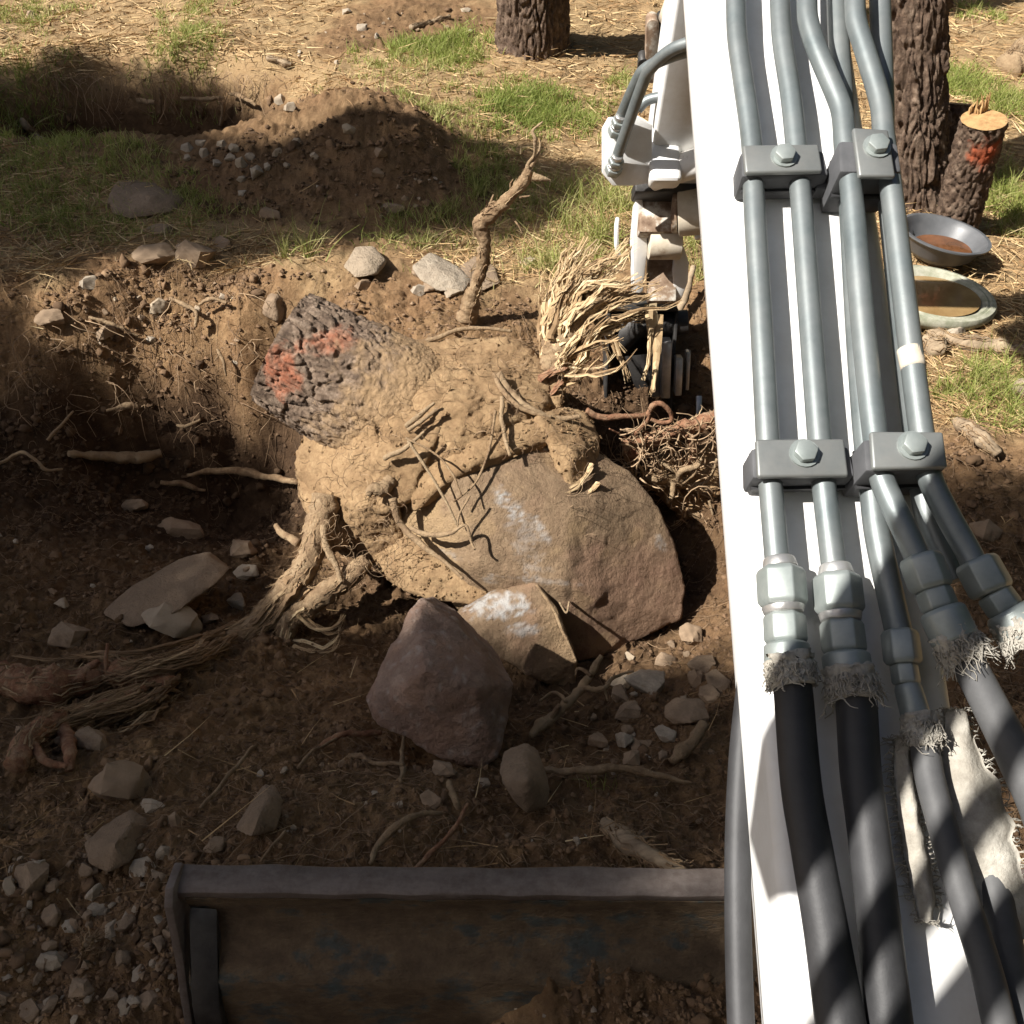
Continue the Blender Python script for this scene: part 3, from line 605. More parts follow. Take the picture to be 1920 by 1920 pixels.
# rounded link bars above the bulkhead
def linkbar(x, y0, y1, Y, wpx, mat, th=.02):
    wd = wpx / 2 / F_PX * (depth(PY(x, y0, Y))); a, b = PY(x, y0, Y), PY(x - 3, y1, Y + .06); d = nrm(b - a); sd = Ru; poly = []
    for t in np.linspace(math.pi, 0, 9): poly.append(a + sd * wd * math.cos(t) - d * wd * math.sin(t))
    for t in np.linspace(0, -math.pi, 9): poly.append(b + sd * wd * math.cos(t) - d * wd * math.sin(t))
    V, Fc = prism(poly, np.cross(sd, d) * th * -1); return bevelled('link_bar', V, Fc, mat, ex, .003)
linkbar(1222, 32, 130, 3.55, 24, M['rust'], .05); linkbar(1238, 26, 170, 3.60, 14, M['steel'], .05); linkbar(1252, 30, 120, 3.57, 22, M['rust'], .05); linkbar(1206, 100, 140, 3.58, 20, M['steel'], .04)
linkbar(1236, 110, 190, 3.56, 9, M['white'], .03)
V, Fc = tube([PY(1262, 40, 3.5), PY(1292, -40, 3.45)], .05, 24); obj('cylinder_barrel', V, Fc, M['tan'], ex)
# cross tube, bosses, H link
def cyl(name, a, b, r, mat, parent=ex, sides=28):
    V, Fc = tube([np.asarray(a), np.asarray(b)], r, sides, n=2, spline=True); return bevelled(name, V, Fc, M[mat], parent, .004, 2)
V, Fc = box(PY(1244, 300, 3.36), Ru * .055, nrm(Uu + .3 * Fu) * .10, Fu * .05); bevelled('stick_end', V, Fc, M['white'], ex, .02, 3)
cyl('pin_boss', PY(1222, 332, 3.38), PY(1325, 300, 3.30), .048, 'dirtywhite')
cyl('pivot_boss', PY(1272, 398, 3.42), PY(1345, 392, 3.40), .085, 'tan')
cyl('pin_head', PY(1262, 398, 3.425), PY(1273, 398, 3.42), .074, 'rust')
cyl('grease_nipple', PY(1310, 432, 3.40), PY(1312, 448, 3.38), .018, 'dirtywhite', sides=14)
V, Fc = box(PY(1252, 358, 3.46), Ru * .125, nrm(Uu) * .022, Fu * .06); bevelled('stick_nose', V, Fc, M['steel'], ex, .006)
V, Fc = box(PY(1238, 405, 3.50), Ru * .085, nrm(Uu) * .075, Fu * .05); bevelled('linkage_housing', V, Fc, M['rust'], ex, .012)
cyl('link_tube', PY(1216, 455, 3.46), PY(1276, 455, 3.46), .062, 'tan')
V, Fc = box(PY(1240, 520, 3.52), Ru * .055, nrm(Uu) * .10, Fu * .03); bevelled('linkage_web', V, Fc, M['rust'], ex, .01)
for poly in ([(1192, 372), (1204, 370), (1214, 430), (1214, 470), (1206, 545), (1189, 560), (1186, 440)], [(1270, 470), (1282, 460), (1292, 492), (1290, 528), (1278, 560), (1262, 560), (1264, 500)]):
    P = [PY(x, y, 3.47) for x, y in poly]; V, Fc = prism(P, Fu * .09); bevelled('link_plate', V, Fc, M['dirtywhite'], ex, .004)
V, Fc = tube([PY(1158, 410, 3.55), PY(1156, 425, 3.52), PY(1156, 460, 3.5), PY(1160, 478, 3.52)], .0085, 12); obj('grease_line', V, Fc, M['white'], ex)
# bucket
def bucket():
    x0, x1 = .385, .655
    yz = [(3.50, .10), (3.62, .08), (3.74, -.02), (3.78, -.16), (3.72, -.30), (3.60, -.40), (3.44, -.44), (3.30, -.42)]
    inner = [(y - .0 + (-.02 if k < 7 else 0), z + .018) for k, (y, z) in enumerate(yz)]
    secs = [np.array([[x, y, z] for y, z in yz] + [[x, y, z] for y, z in inner[::-1]]) for x in (x0, x1)]
    n = len(secs[0]); V = np.concatenate(secs); Fc = [(j, (j + 1) % n, n + (j + 1) % n, n + j) for j in range(n)]
    Fc += [tuple(range(n))[::-1], tuple(range(n, 2 * n))]
    b = bevelled('bucket', V, Fc, M['steel'], ex, .003); b['label'] = 'narrow dark digging bucket hooked behind the stump roots'
    for x in (x0 - .006, x1 - .006):
        P = [np.array([x, y, z]) for y, z in [(3.50, .10), (3.62, .08), (3.74, -.02), (3.775, -.16), (3.72, -.295), (3.60, -.395), (3.44, -.43), (3.32, -.41), (3.42, -.2)]]
        V, Fc = prism(P, (.012, 0, 0)); bevelled('side_plate', V, Fc, M['steel'], b, .002)
    # the coupler and worn bright ears seen in front of it
    for (xa, xb, ya, yb, Y, m) in ((1240, 1258, 636, 742, 3.42, 'bright'), (1266, 1279, 668, 738, 3.40, 'bright'), (1286, 1293, 658, 728, 3.44, 'bright'), (1222, 1240, 668, 740, 3.45, 'plate')):
        a, bq = PY((xa + xb) / 2, ya, Y), PY((xa + xb) / 2 - 3, yb, Y - .04); wd = (xb - xa) / 2 / F_PX * depth(a)
        V, Fc = box(.5 * (a + bq), (a - bq) / 2, Ru * wd, nrm(np.cross(a - bq, Ru)) * .03); bevelled('wear_rib', V, Fc, M[m], b, .004)
    P = [PY(x, y, 3.50) for x, y in ((1168, 668), (1296, 655), (1300, 735), (1280, 745), (1190, 745), (1160, 715))]; V, Fc = prism(P, Fu * .10); bevelled('coupler', V, Fc, M['steel'], b, .006)
    cyl('coupler_pin', PY(1165, 612, 3.56), PY(1290, 604, 3.54), .05, 'steel', b)
    cyl('coupler_hub', PY(1160, 640, 3.54), PY(1200, 600, 3.54), .055, 'steel', b)
    V, Fc = box(PY(1310, 770, 3.35), Ru * .012, Uu * .06, Fu * .012); bevelled('tooth', V, Fc, M['bright'], b, .003)
    for k in range(3):
        X = x0 + .03 + k * .105; P = [(X - .03, 3.33, -.43), (X + .03, 3.33, -.43), (X + .016, 3.20, -.445), (X - .016, 3.20, -.445)]; V, Fc = prism(P, (0, 0, .028)); bevelled('tooth', V, Fc, M['bright'], b, .003)
bucket()
# ---- dozer blade
def blade():
    xl, xr = -.585, 1.06
    prof = [(.902, .342), (.908, .300), (.892, .262), (.862, .236), (.826, .214), (.817, .204), (.812, .190), (.800, .13), (.790, .06), (.785, .0)]
    nx = 80; secs = []
    for k in range(nx + 1):
        x = xl + (xr - xl) * k / nx; secs.append(np.array([[x, y, z] for y, z in prof] + [[x, y + .012, z] for y, z in prof[::-1]]))
    V, Fc = loft(secs); tl = lambda V: np.c_[V[:, 0], V[:, 1] + .004 * fbm(V * 7, 2, 5), V[:, 2] - (V[:, 0] - xl) * .011 + .0025 * fbm(V * 5, 2, 6)]
    b = obj('dozer_blade', tl(V), Fc, M['blade'], ex, sharp=40); b['label'] = 'dirty dozer blade with worn steel top lip across the bottom'
    secs = []
    for k in range(61):      # worn, slightly dented lip bar
        x = xl - .012 + (xr - xl + .024) * k / 60; secs.append(np.array([[x, .908 + j, .352 + i] for j, i in ((-.003, -.011), (.048, -.011), (.051, -.006), (.050, .008), (.046, .011), (.002, .011), (-.004, .007), (-.006, -.006))]))
    V, Fc = loft(secs); V = tl(V) + np.c_[np.zeros(len(V)), fbm(V * 16, 3, 8) * .0035, fbm(V * 22, 3, 9) * .0030]; obj('blade_lip', V, Fc, M['lip'], b, sharp=45)
    P = [(xl - .010, y, z) for y, z in ((.955, .372), (.90, .382), (.875, .36), (.858, .29), (.838, .22), (.81, .15), (.78, .06), (.78, -.02), (.88, -.02), (.97, .10), (.98, .30))]
    V, Fc = prism(P, (-.016, 0, 0)); bevelled('end_plate', V, Fc, M['lip'], b, .003)
    P = [(xl + .004, y, z) for y, z in ((.900, .318), (.880, .30), (.835, .235), (.79, .17), (.765, .08), (.765, .02), (.79, .02), (.812, .17), (.83, .222), (.88, .255))]
    V, Fc = prism(P, (.050, 0, -.006)); bevelled('corner_brace', V, Fc, M['steel'], b, .004)
blade()
# ================================================================== pines, logs, pans
def bark_cyl(axis_pts, seed, th_n=150, z_n=150, plate=(.05, .13), amp=.022, flare=None):
    """axis_pts (k,4) x,y,z,r ; returns V,F,attr-less, with bark plates displaced; open ended + caps"""
    P = resample(np.asarray(axis_pts, float), z_n); X = P[:, :3]; T = np.gradient(X, axis=0); T /= np.linalg.norm(T, axis=1)[:, None]
    A = nrm(np.cross(T[0], [0.3, 1, .1])); L = np.concatenate([[0], np.cumsum(np.linalg.norm(np.diff(X, axis=0), axis=1))])
    th = np.arange(th_n) * 2 * math.pi / th_n; V = []; Nn = []; Q = []
    for k in range(z_n):
        A = nrm(A - T[k] * np.dot(A, T[k])); B = np.cross(T[k], A); d = np.cos(th)[:, None] * A + np.sin(th)[:, None] * B
        r = P[k, 3]; V.append(X[k] + r * d); Nn.append(d); Q.append(np.c_[np.cos(th) * r / plate[0], np.sin(th) * r / plate[0], np.full(th_n, L[k] / plate[1])])
    V = np.concatenate(V); Nn = np.concatenate(Nn); Q = np.concatenate(Q); Q = Q + np.stack([fbm(Q * .8, 2, seed + 4), fbm(Q * .8, 2, seed + 5), fbm(Q * .8, 2, seed + 6)], 1) * .8
    f1, f2, idv = cell(Q, seed); g = sstep(0.02, .20, f2 - f1); h1_, h2_, hid = cell(Q * [2.3, 2.3, 1.9] + 5, seed + 60)
    d = amp * (g * (.35 + .55 * idv) + .65 * (hid - .5) * sstep(0, .10, h2_ - h1_) + .35 * fbm(Q * 3.1, 4, seed + 8, .65)) - amp * .6
    global LASTV0; LASTV0 = V.copy(); V = V + Nn * d[:, None]; Fc = []
    i = np.arange(z_n - 1)[:, None] * th_n + np.arange(th_n)[None, :]; j = np.arange(z_n - 1)[:, None] * th_n + (np.arange(th_n)[None, :] + 1) % th_n
    Fc = np.stack([i, j, j + th_n, i + th_n], -1).reshape(-1, 4)
    return V, Fc, X
def needle_clumps(centres, rad, per, seed, L=.17, wd=.012):
    rg = np.random.default_rng(seed); n = len(centres) * per
    C = np.repeat(np.asarray(centres), per, 0) + rg.normal(0, 1, (n, 3)) * rad * .45
    d = rg.normal(0, 1, (n, 3)); d /= np.linalg.norm(d, axis=1)[:, None]; e = np.cross(d, rg.normal(0, 1, (n, 3))); e /= np.linalg.norm(e, axis=1)[:, None]
    l = rg.uniform(.6, 1.2, n)[:, None] * L; V = np.stack([C - e * wd, C + e * wd, C + d * l + e * wd * .3, C + d * l - e * wd * .3], 1).reshape(-1, 3)
    F = np.arange(n * 4).reshape(n, 4); return V, F, {'var': np.repeat(rg.random(n), 4)}
def pine(base, pts, seed, label, crown, clumps=None, zn=150, thn=150, group=None):
    t = thing('pine_tree', base, label, 'pine tree', group)
    pr = resample(np.asarray(pts, float), 200); kz = int(np.argmin(np.abs(pr[:, 2] - 2.2))); X = pr[:, :3]
    for nm, seg, z_, t_ in (('trunk', pr[:kz + 1], zn, thn), ('upper_trunk', pr[kz:], 60, 40)):
        V, Fc, _x = bark_cyl(seg[np.linspace(0, len(seg) - 1, 14).astype(int)], seed, t_, z_, (.045, .17), .030); n = len(V); obj(nm, V, Fc, M['bark'], t, attrs={'paint': np.zeros(n), 'soilm': np.zeros(n)})
    rg = np.random.default_rng(seed); mb = MB(); top = np.asarray(pts[-1][:3])
    if clumps is None:
        z0, z1, R = crown; clumps = []
        for k in range(150):
            z = rg.uniform(z0, z1); f = (z1 - z) / (z1 - z0); r = R * (.25 + .75 * f) * math.sqrt(rg.random()); a = rg.uniform(0, 6.283)
            clumps.append((top[0] + r * math.cos(a), top[1] + r * math.sin(a), z))
        per, rad = 26, .4
    else: per, rad = 105, .17
    clumps = np.asarray(clumps); V, Fc, A = needle_clumps(clumps, rad, per, seed, .17 if rad > .2 else .12); obj('crown', V, Fc, M['pineleaf'], t, attrs=A, smooth=False)
    # limbs out to groups of clumps
    base_xy = np.asarray(base)[:2]
    for k in range(0, len(clumps), max(1, len(clumps) // 26)):
        c = clumps[k]; zz = max(c[2] - .5 - .15 * np.linalg.norm(c[:2] - base_xy), 2.2); X0 = np.array([np.interp(zz, X[:, 2], X[:, q]) for q in (0, 1)] + [zz])
        V, Fc = tube([np.r_[X0, .03], np.r_[.5 * (X0 + c) + [0, 0, .1], .018], np.r_[c, .006]], .02, 6, n=8); mb.add(V, Fc)
    V, Fc, A = mb.get(); A['paint'] = A['var'] * 0; A['soilm'] = A['var'] * 0; obj('limbs', V, Fc, M['bark'], t, attrs=A)
    return t
b = hit(1000, 92); pine(b, [(b[0], b[1] + .12, b[2] - .2, .275), (b[0], b[1] + .12, b[2] + .1, .245), (b[0] - .01, b[1] + .12, 1., .225), (b[0], b[1] + .12, 3., .2), (b[0], b[1] + .12, 9., .09)], 11,
    'pine trunk standing at the top centre on needle-covered ground', (5.5, 9.5, 1.3), zn=200, thn=220)
q0 = PY(1712, 405, 4.85); q1 = PY(1716, 0, 4.95); q1b = q0 + (q1 - q0) * 2.2
pine((q0[0], q0[1], 0), [(*(q0 - [0, 0, .25]), .185), (*q0, .165), (*(.5 * (q0 + q1)), .150), (*q1, .148), (*q1b, .14), (q1b[0], q1b[1], 9, .07)], 23,
    'pine trunk with deeply cracked bark just right of the boom', (6., 9.5, 1.2), zn=260, thn=200)
def log(name, p0, p1, r0, r1, seed, label, paint=None, splinter=False):
    p0, p1 = np.asarray(p0), np.asarray(p1); t = thing(name, (p0[0], p0[1], p0[2]), label, 'log')
    V, Fc, X = bark_cyl([(*p0, r0 * 1.02), (*(.5 * (p0 + p1)), (r0 + r1) / 2), (*p1, r1)], seed, 90, 80, (.034, .075), .016)
    pm = np.zeros(len(V))
    if paint is not None: d = np.linalg.norm(V - paint[0], axis=1) + fbm(V * 30, 3, seed) * .03; pm = sstep(paint[1], paint[1] * .4, d + fbm(V * 70, 2, seed + 3) * .03) * .8
    obj('bark', V, Fc, M['bark'], t, attrs={'paint': pm, 'soilm': pm * 0})
    ax = nrm(p1 - p0); a = nrm(np.cross(ax, [.2, 1, 0])); bq = np.cross(ax, a); ring = []
    mb = MB(); nr = 8; th = np.arange(40) * 2 * math.pi / 40; VV = [p1 + ax * .004]
    for k in range(1, nr + 1): VV += [p1 + (math.cos(x) * a + math.sin(x) * bq) * r1 * .985 * k / nr for x in th]
    VV = np.array(VV); VV = VV + ax * (fbm(VV * 60, 2, seed) * .003)[:, None]; FF = [(0, 1 + j, 1 + (j + 1) % 40) for j in range(40)]
    for k in range(nr - 1): FF += [(1 + k * 40 + j, 1 + (k + 1) * 40 + j, 1 + (k + 1) * 40 + (j + 1) % 40, 1 + k * 40 + (j + 1) % 40) for j in range(40)]
    obj('cut_face', VV, FF, M['cutwood'], t)
    if splinter:
        rg = np.random.default_rng(seed); mb = MB()
        for k in range(16):
            u = rg.uniform(-.2, .7); s = p1 + a * r1 * .9 * u + -bq * r1 * rg.uniform(.45, .85) * np.sign(np.dot(-bq, [0, 1, 0])) ; L = rg.uniform(.03, .11) * (1 - abs(u + .2) * .6)
            V, Fc = tube([np.r_[s - ax * .03, .008], np.r_[s + ax * L * .6 + rg.normal(0, .004, 3), .005], np.r_[s + ax * L + rg.normal(0, .01, 3), .0006]], .004, 4, n=4); mb.add(V, Fc)
        V, Fc, A = mb.get(); obj('splinters', V, Fc, M['cutwood'], t, attrs=A, smooth=False)
    return t
lp = PY(1852, 285, 4.42)
log('cut_log', PY(1788, 436, 4.50), PY(1845, 224, 4.42), .100, .098, 31, 'short pine log propped upright with an orange paint smear', (PY(1846, 285, 4.36), .085), True)
log('cut_log', PY(1742, 412, 5.02), PY(1793, 194, 5.16), .125, .118, 37, 'dark shaded log standing between pine trunk and painted log')
# pans: lathe
def lathe(name, c, prof, mat, parent, nrmv, sides=56, sx=1., rot=0.):
    nz = nrm(nrmv); a = nrm(np.cross([0, 1, 0], nz)); bq = np.cross(nz, a); a, bq = a * math.cos(rot) + bq * math.sin(rot), bq * math.cos(rot) - a * math.sin(rot)
    th = np.arange(sides) * 2 * math.pi / sides; V = np.concatenate([[c + r * (math.cos(t) * a * sx + math.sin(t) * bq) + z * nz for t in th] for r, z in prof])
    Fc = [(k * sides + j, k * sides + (j + 1) % sides, (k + 1) * sides + (j + 1) % sides, (k + 1) * sides + j) for k in range(len(prof) - 1) for j in range(sides)]
    Fc += [tuple(range(sides))[::-1], tuple(range((len(prof) - 1) * sides, len(prof) * sides))]
    return obj(name, V, Fc, mat, parent, sharp=45)
g = hit(1752, 485)
pan = thing('drain_pan', g, 'round grey plastic pan holding dark water beside the logs', 'pan')
nn = nrm([.13, -.02, 1]); c = g + nn * .012
lathe('bowl', c, [(.115, 0), (.15, .03), (.175, .085), (.195, .10), (.203, .103), (.203, .110), (.188, .110), (.168, .09), (.142, .035), (.11, .012)], M['pan'], pan, nn)
lathe('water', c + nn * .036, [(.13, 0), (.139, .003)], M['water_dark'], pan, [.0, 0, 1])
g = hit(1738, 580)
bas = thing('water_basin', g, 'weathered pale green basin of brown water below the grey pan', 'basin')
nn = nrm([.08, -.05, 1]); c = g + nn * .005
lathe('bowl', c, [(.17, 0), (.21, .015), (.232, .04), (.236, .06), (.228, .075), (.212, .079), (.205, .073), (.196, .077), (.184, .07), (.172, .05), (.15, .03)], M['basin'], bas, nn, sx=1.12)
lathe('water', c + nn * .056, [(.172, 0), (.174, .002)], M['water_brown'], bas, [.02, -.02, 1], sx=1.12)

# ================================================================== rocks
def px2m(px, P): return px / F_PX * depth(P)
def rock_px(name, pts, label, mat='rock', seed=0, back=.3, amp=.012, tgt=.022, shrink=.8, cat='rock', rnd=2, attrs=None, freq=6, bdir=None, anchor=True, lift=.03):
    """outline/ridge pixels with their own distances + a shrunken back side"""
    if anchor:
        lo = max(pts, key=lambda p: p[1]); dY = hit(lo[0], lo[1])[1] - lo[2] - lift; pts = [(p[0], p[1], p[2] + dY) for p in pts]
    Pf = np.array([PY(*p) for p in pts]); c = Pf.mean(0); bd = np.array([0, .8, -.45]) if bdir is None else np.asarray(bdir)
    Pb = c + (Pf - c) * shrink + nrm(bd) * back
    V, Fc = hull_mesh(np.vstack([Pf, Pb]), tgt, rnd, seed, amp, freq); A = attrs(V) if attrs else None
    o = obj(name, V, Fc, M[mat], None, True, A, origin=center(V), sharp=50); return tag(o, label, cat)
def stone_mesh(seed, sub=3):
    rg = np.random.default_rng(seed); P = rg.normal(0, 1, (16, 3)); P /= np.linalg.norm(P, axis=1)[:, None]; P *= rg.uniform(.75, 1.1, (16, 1)); P *= np.array([1, .85, .78])
    V, Fc = hull_mesh(P, [.9, .5, .24, .13][sub], 0, seed, .075, 2.2); V -= [0, 0, 0]; return mesh_np('stone', V, Fc, True)
LAND = []
def shortname(lab):
    out = []
    for w_ in lab.replace(',', '').split():
        out.append(w_)
        if w_ in ('stone', 'rock', 'pebble', 'block', 'boulder', 'slab'): return ' '.join(out)
    return None
USED = set()
def near_label(px, py, wpx, mat):
    sz = 'tiny' if wpx < 13 else ('small' if wpx < 22 else 'mid-sized'); co = 'grey' if mat == 'rock_grey' else 'brown'
    for far in ('just', 'a little way', 'well', 'far'):
        for (lx, ly, nm) in sorted(LAND, key=lambda q: (q[0] - px) ** 2 + (q[1] - py) ** 2)[:6]:
            dx, dy = px - lx, py - ly; r = ('right of' if dx > 0 else 'left of') if abs(dx) > 2 * abs(dy) else (('below' if dy > 0 else 'above') if abs(dy) > 2 * abs(dx) else ('below and ' if dy > 0 else 'above and ') + ('right of' if dx > 0 else 'left of'))
            lab = f'{sz} {co} stone {far} {r} the {nm}'; dd_ = math.hypot(dx, dy)
            if far == 'just' and dd_ > 130 or far != 'just' and dd_ < 50: continue
            if lab not in USED and len(lab.split()) <= 16: USED.add(lab); return lab
    return None
STONES = [stone_mesh(100 + k, 2) for k in range(9)]; BIG = [stone_mesh(200 + k, 3) for k in range(9)]
_sm = {}
def stone(px, py, wpx, hpx, label, name='rock', mat='rock', rot=None, group=None, sink=.38, seed=None, P=None, big=None, cat='rock'):
    P = hit(px, py) if P is None else P; k = (seed if seed is not None else random.randrange(99)); big = wpx > 45 if big is None else big
    mat = {'rock': 'stone', 'rock_grey': 'stone_grey'}[mat]; src = (BIG if big else STONES)[k % 9]; key = (id(src), mat)
    if key not in _sm: me = src.copy(); me.materials.append(M[mat]); me.set_sharp_from_angle(angle=math.radians(38)); _sm[key] = me
    o = bpy.data.objects.new(name, _sm[key]); COL.objects.link(o)
    a = px2m(wpx, P) / 2; v = px2m(hpx, P) / 2
    o.scale = (a, (a + v) * .5, v * 1.05); o.rotation_euler = (random.uniform(-.3, .3), random.uniform(-.3, .3), random.uniform(-.5, .5) if rot is None else rot)
    o.location = (P[0], P[1] + a * .2, P[2] + v * (1 - 2 * sink) * .8); return tag(o, label, cat, group)
def bl_attrs(V):
    p = pix(V); x, y = p[:, 0], p[:, 1]; n = fbm(V * 14, 4, 5); n2 = fbm(V * 45, 3, 6); vein = fbm(V * 9, 4, 8)
    def el(cx, cy, rx, ry, r=0): c, s = math.cos(r), math.sin(r); u = (x - cx) * c + (y - cy) * s; v = -(x - cx) * s + (y - cy) * c; return (u / rx) ** 2 + (v / ry) ** 2
    wm = np.zeros(len(V))
    for (cx, cy, rx, ry, r, k) in ((985, 812, 60, 12, .5, .8), (940, 932, 14, 26, -.5, .75), (968, 962, 40, 10, .9, .6), (1012, 985, 9, 42, -.35, .5), (990, 1015, 30, 70, -.2, .22), (1010, 1088, 70, 5, .1, .3), (830, 862, 20, 6, 0, .4), (850, 1040, 22, 7, .4, .3), (1240, 1020, 10, 20, -.3, .35), (920, 1090, 14, 6, .3, .3)):
        wm = np.maximum(wm, k * sstep(1.3, .1, el(cx, cy, rx, ry, r) + n2 * 1.8 + n * 1.2) * sstep(-.45, .25, fbm(V * 110, 3, 9)))
    rd = np.clip(sstep(1040, 1090, x + n * 60) * sstep(980, 1060, y + n * 40) * .55 + .18 * sstep(.1, .5, n), 0, 1)
    sm = np.clip(sstep(880, 800, y + n * 90) * .9 + sstep(.15, .45, vein) * .45 + sstep(900, 780, x + n * 90) * .85 + sstep(1085, 1120, y + n * 30) * sstep(930, 860, x) * .6, 0, 1)
    return {'white': wm, 'red': rd, 'soilm': sm * (1 - wm)}
rock_px('boulder', [(960, 790, 2.80), (735, 905, 2.68), (765, 1040, 2.52), (860, 1140, 2.40), (960, 1120, 2.40), (1045, 1190, 2.30), (1085, 1240, 2.29), (1150, 1225, 2.32), (1275, 1160, 2.42), (1286, 1100, 2.50), (1266, 1020, 2.58), (1236, 955, 2.66), (1180, 885, 2.74), (1112, 848, 2.78), (1072, 950, 2.50), (1055, 1100, 2.32), (850, 900, 2.56), (900, 1060, 2.37)],
    'huge tan boulder clasped under the overturned stump, lime streaks on its face', 'boulder', 41, .42, .009, .0105, .82, 'boulder', 1, bl_attrs, 5, anchor=False)
def low_attrs(V):
    p = pix(V); x, y = p[:, 0], p[:, 1]; n = fbm(V * 16, 4, 15); n2 = fbm(V * 60, 3, 16)
    wm = sstep(.9, .4, ((x - 930) / 75) ** 2 + ((y - 1135) / 32) ** 2 + n2 * .8) + .7 * sstep(.9, .4, ((x - 985) / 40) ** 2 + ((y - 1180) / 14) ** 2 + n2 * .8)
    return {'white': np.clip(wm, 0, 1) * .75 * sstep(-.5, .3, fbm(V * 90, 3, 17)), 'red': np.clip(n + .1, 0, .5), 'soilm': np.clip(sstep(990, 1050, x) * .4 + n * .3, 0, 1)}
rock_px('rock', [(858, 1150, 2.30), (930, 1105, 2.34), (1005, 1092, 2.33), (1045, 1140, 2.26), (1082, 1240, 2.17), (1078, 1300, 2.14), (985, 1265, 2.12), (905, 1215, 2.16), (870, 1180, 2.22)], 'wedge of split rock with frosty white crust beneath the boulder', 'boulder', 43, .22, .010, .013, .8, 'rock', 2, low_attrs, 7, anchor=False)
def tri_attrs(V):
    n = fbm(V * 20, 4, 25); n2 = fbm(V * 50, 3, 26); z = np.zeros(len(V)); return {'white': sstep(.22, .6, n2) * .42, 'red': np.clip(.3 + n, 0, .7), 'soilm': np.clip(n * .4, 0, .3)}
rock_px('rock', [(790, 1128, 1.98), (772, 1150, 1.95), (735, 1215, 1.86), (690, 1312, 1.76), (700, 1345, 1.72), (752, 1376, 1.68), (830, 1420, 1.63), (905, 1442, 1.62), (932, 1420, 1.64), (952, 1345, 1.73), (962, 1285, 1.80), (905, 1225, 1.84), (850, 1165, 1.92), (800, 1260, 1.70), (890, 1290, 1.69)],
    'large reddish triangular rock leaning in front of the boulder', 'red_rock', 47, .24, .009, .010, .78, 'rock', 1, tri_attrs, 8)
rock_px('rock', [(188, 1152, 2.30), (250, 1100, 2.42), (335, 1048, 2.52), (385, 1034, 2.54), (432, 1068, 2.46), (415, 1085, 2.40), (360, 1110, 2.34), (330, 1150, 2.26), (245, 1178, 2.22)], 'long flat slab of rock lying in the shaded pit', 'rock', 51, .12, .008, .016)
rock_px('rock', [(938, 1440, 1.62), (985, 1418, 1.66), (1012, 1432, 1.65), (1030, 1480, 1.58), (1025, 1515, 1.54), (990, 1530, 1.51), (962, 1500, 1.53), (940, 1462, 1.57), (990, 1460, 1.53)], 'blocky brown rock standing just beyond the middle of the blade', 'rock', 53, .10, .007, .012)
rock_px('rock', [(156, 1580, 1.32), (220, 1545, 1.38), (258, 1572, 1.33), (262, 1590, 1.30), (245, 1622, 1.24), (205, 1640, 1.22), (165, 1620, 1.25), (215, 1580, 1.26)], 'large angular tan rock above the left end of the blade', 'rock', 57, .09, .006, .011)
rock_px('rock', [(440, 1555, 1.40), (478, 1492, 1.50), (505, 1498, 1.49), (523, 1530, 1.43), (515, 1560, 1.38), (470, 1572, 1.35), (485, 1530, 1.38)], 'pointed brown rock half buried left of centre behind the blade', 'rock', 59, .08, .006, .011)
rock_px('rock', [(200, 372, 4.72), (215, 338, 4.92), (275, 330, 4.98), (335, 345, 4.9), (345, 375, 4.7), (320, 400, 4.56), (240, 412, 4.52), (205, 400, 4.58), (270, 362, 4.66)], 'large rounded boulder in the shaded grass on the left', 'rock', 61, .45, .015, .03, .85, 'boulder', lift=.05)
rock_px('rock', [(480, 560, 3.62), (500, 530, 3.74), (535, 528, 3.75), (550, 555, 3.66), (546, 590, 3.58), (522, 606, 3.52), (492, 590, 3.54), (515, 560, 3.54)], 'round brown stone perched on the pit edge left of the stump', 'rock', 63, .14, .006, .014)
rock_px('rock', [(642, 500, 3.98), (665, 462, 4.14), (700, 460, 4.14), (724, 490, 4.02), (705, 515, 3.92), (665, 522, 3.9), (685, 490, 3.96)], 'angular tan rock alone on the rim above the stump', 'rock_grey', 65, .14, .006, .016)
rock_px('rock', [(772, 500, 3.94), (805, 470, 4.08), (850, 492, 4.0), (885, 522, 3.88), (870, 548, 3.78), (820, 545, 3.78), (785, 525, 3.84), (825, 510, 3.86)], 'largest grey rock of the cluster beside the upright root', 'rock_grey', 67, .16, .007, .016)
rock_px('rock', [(860, 500, 3.98), (890, 478, 4.08), (930, 502, 3.98), (938, 530, 3.86), (905, 545, 3.80), (870, 530, 3.84)], 'rock directly behind the foot of the upright root', 'rock', 69, .14, .006, .016)
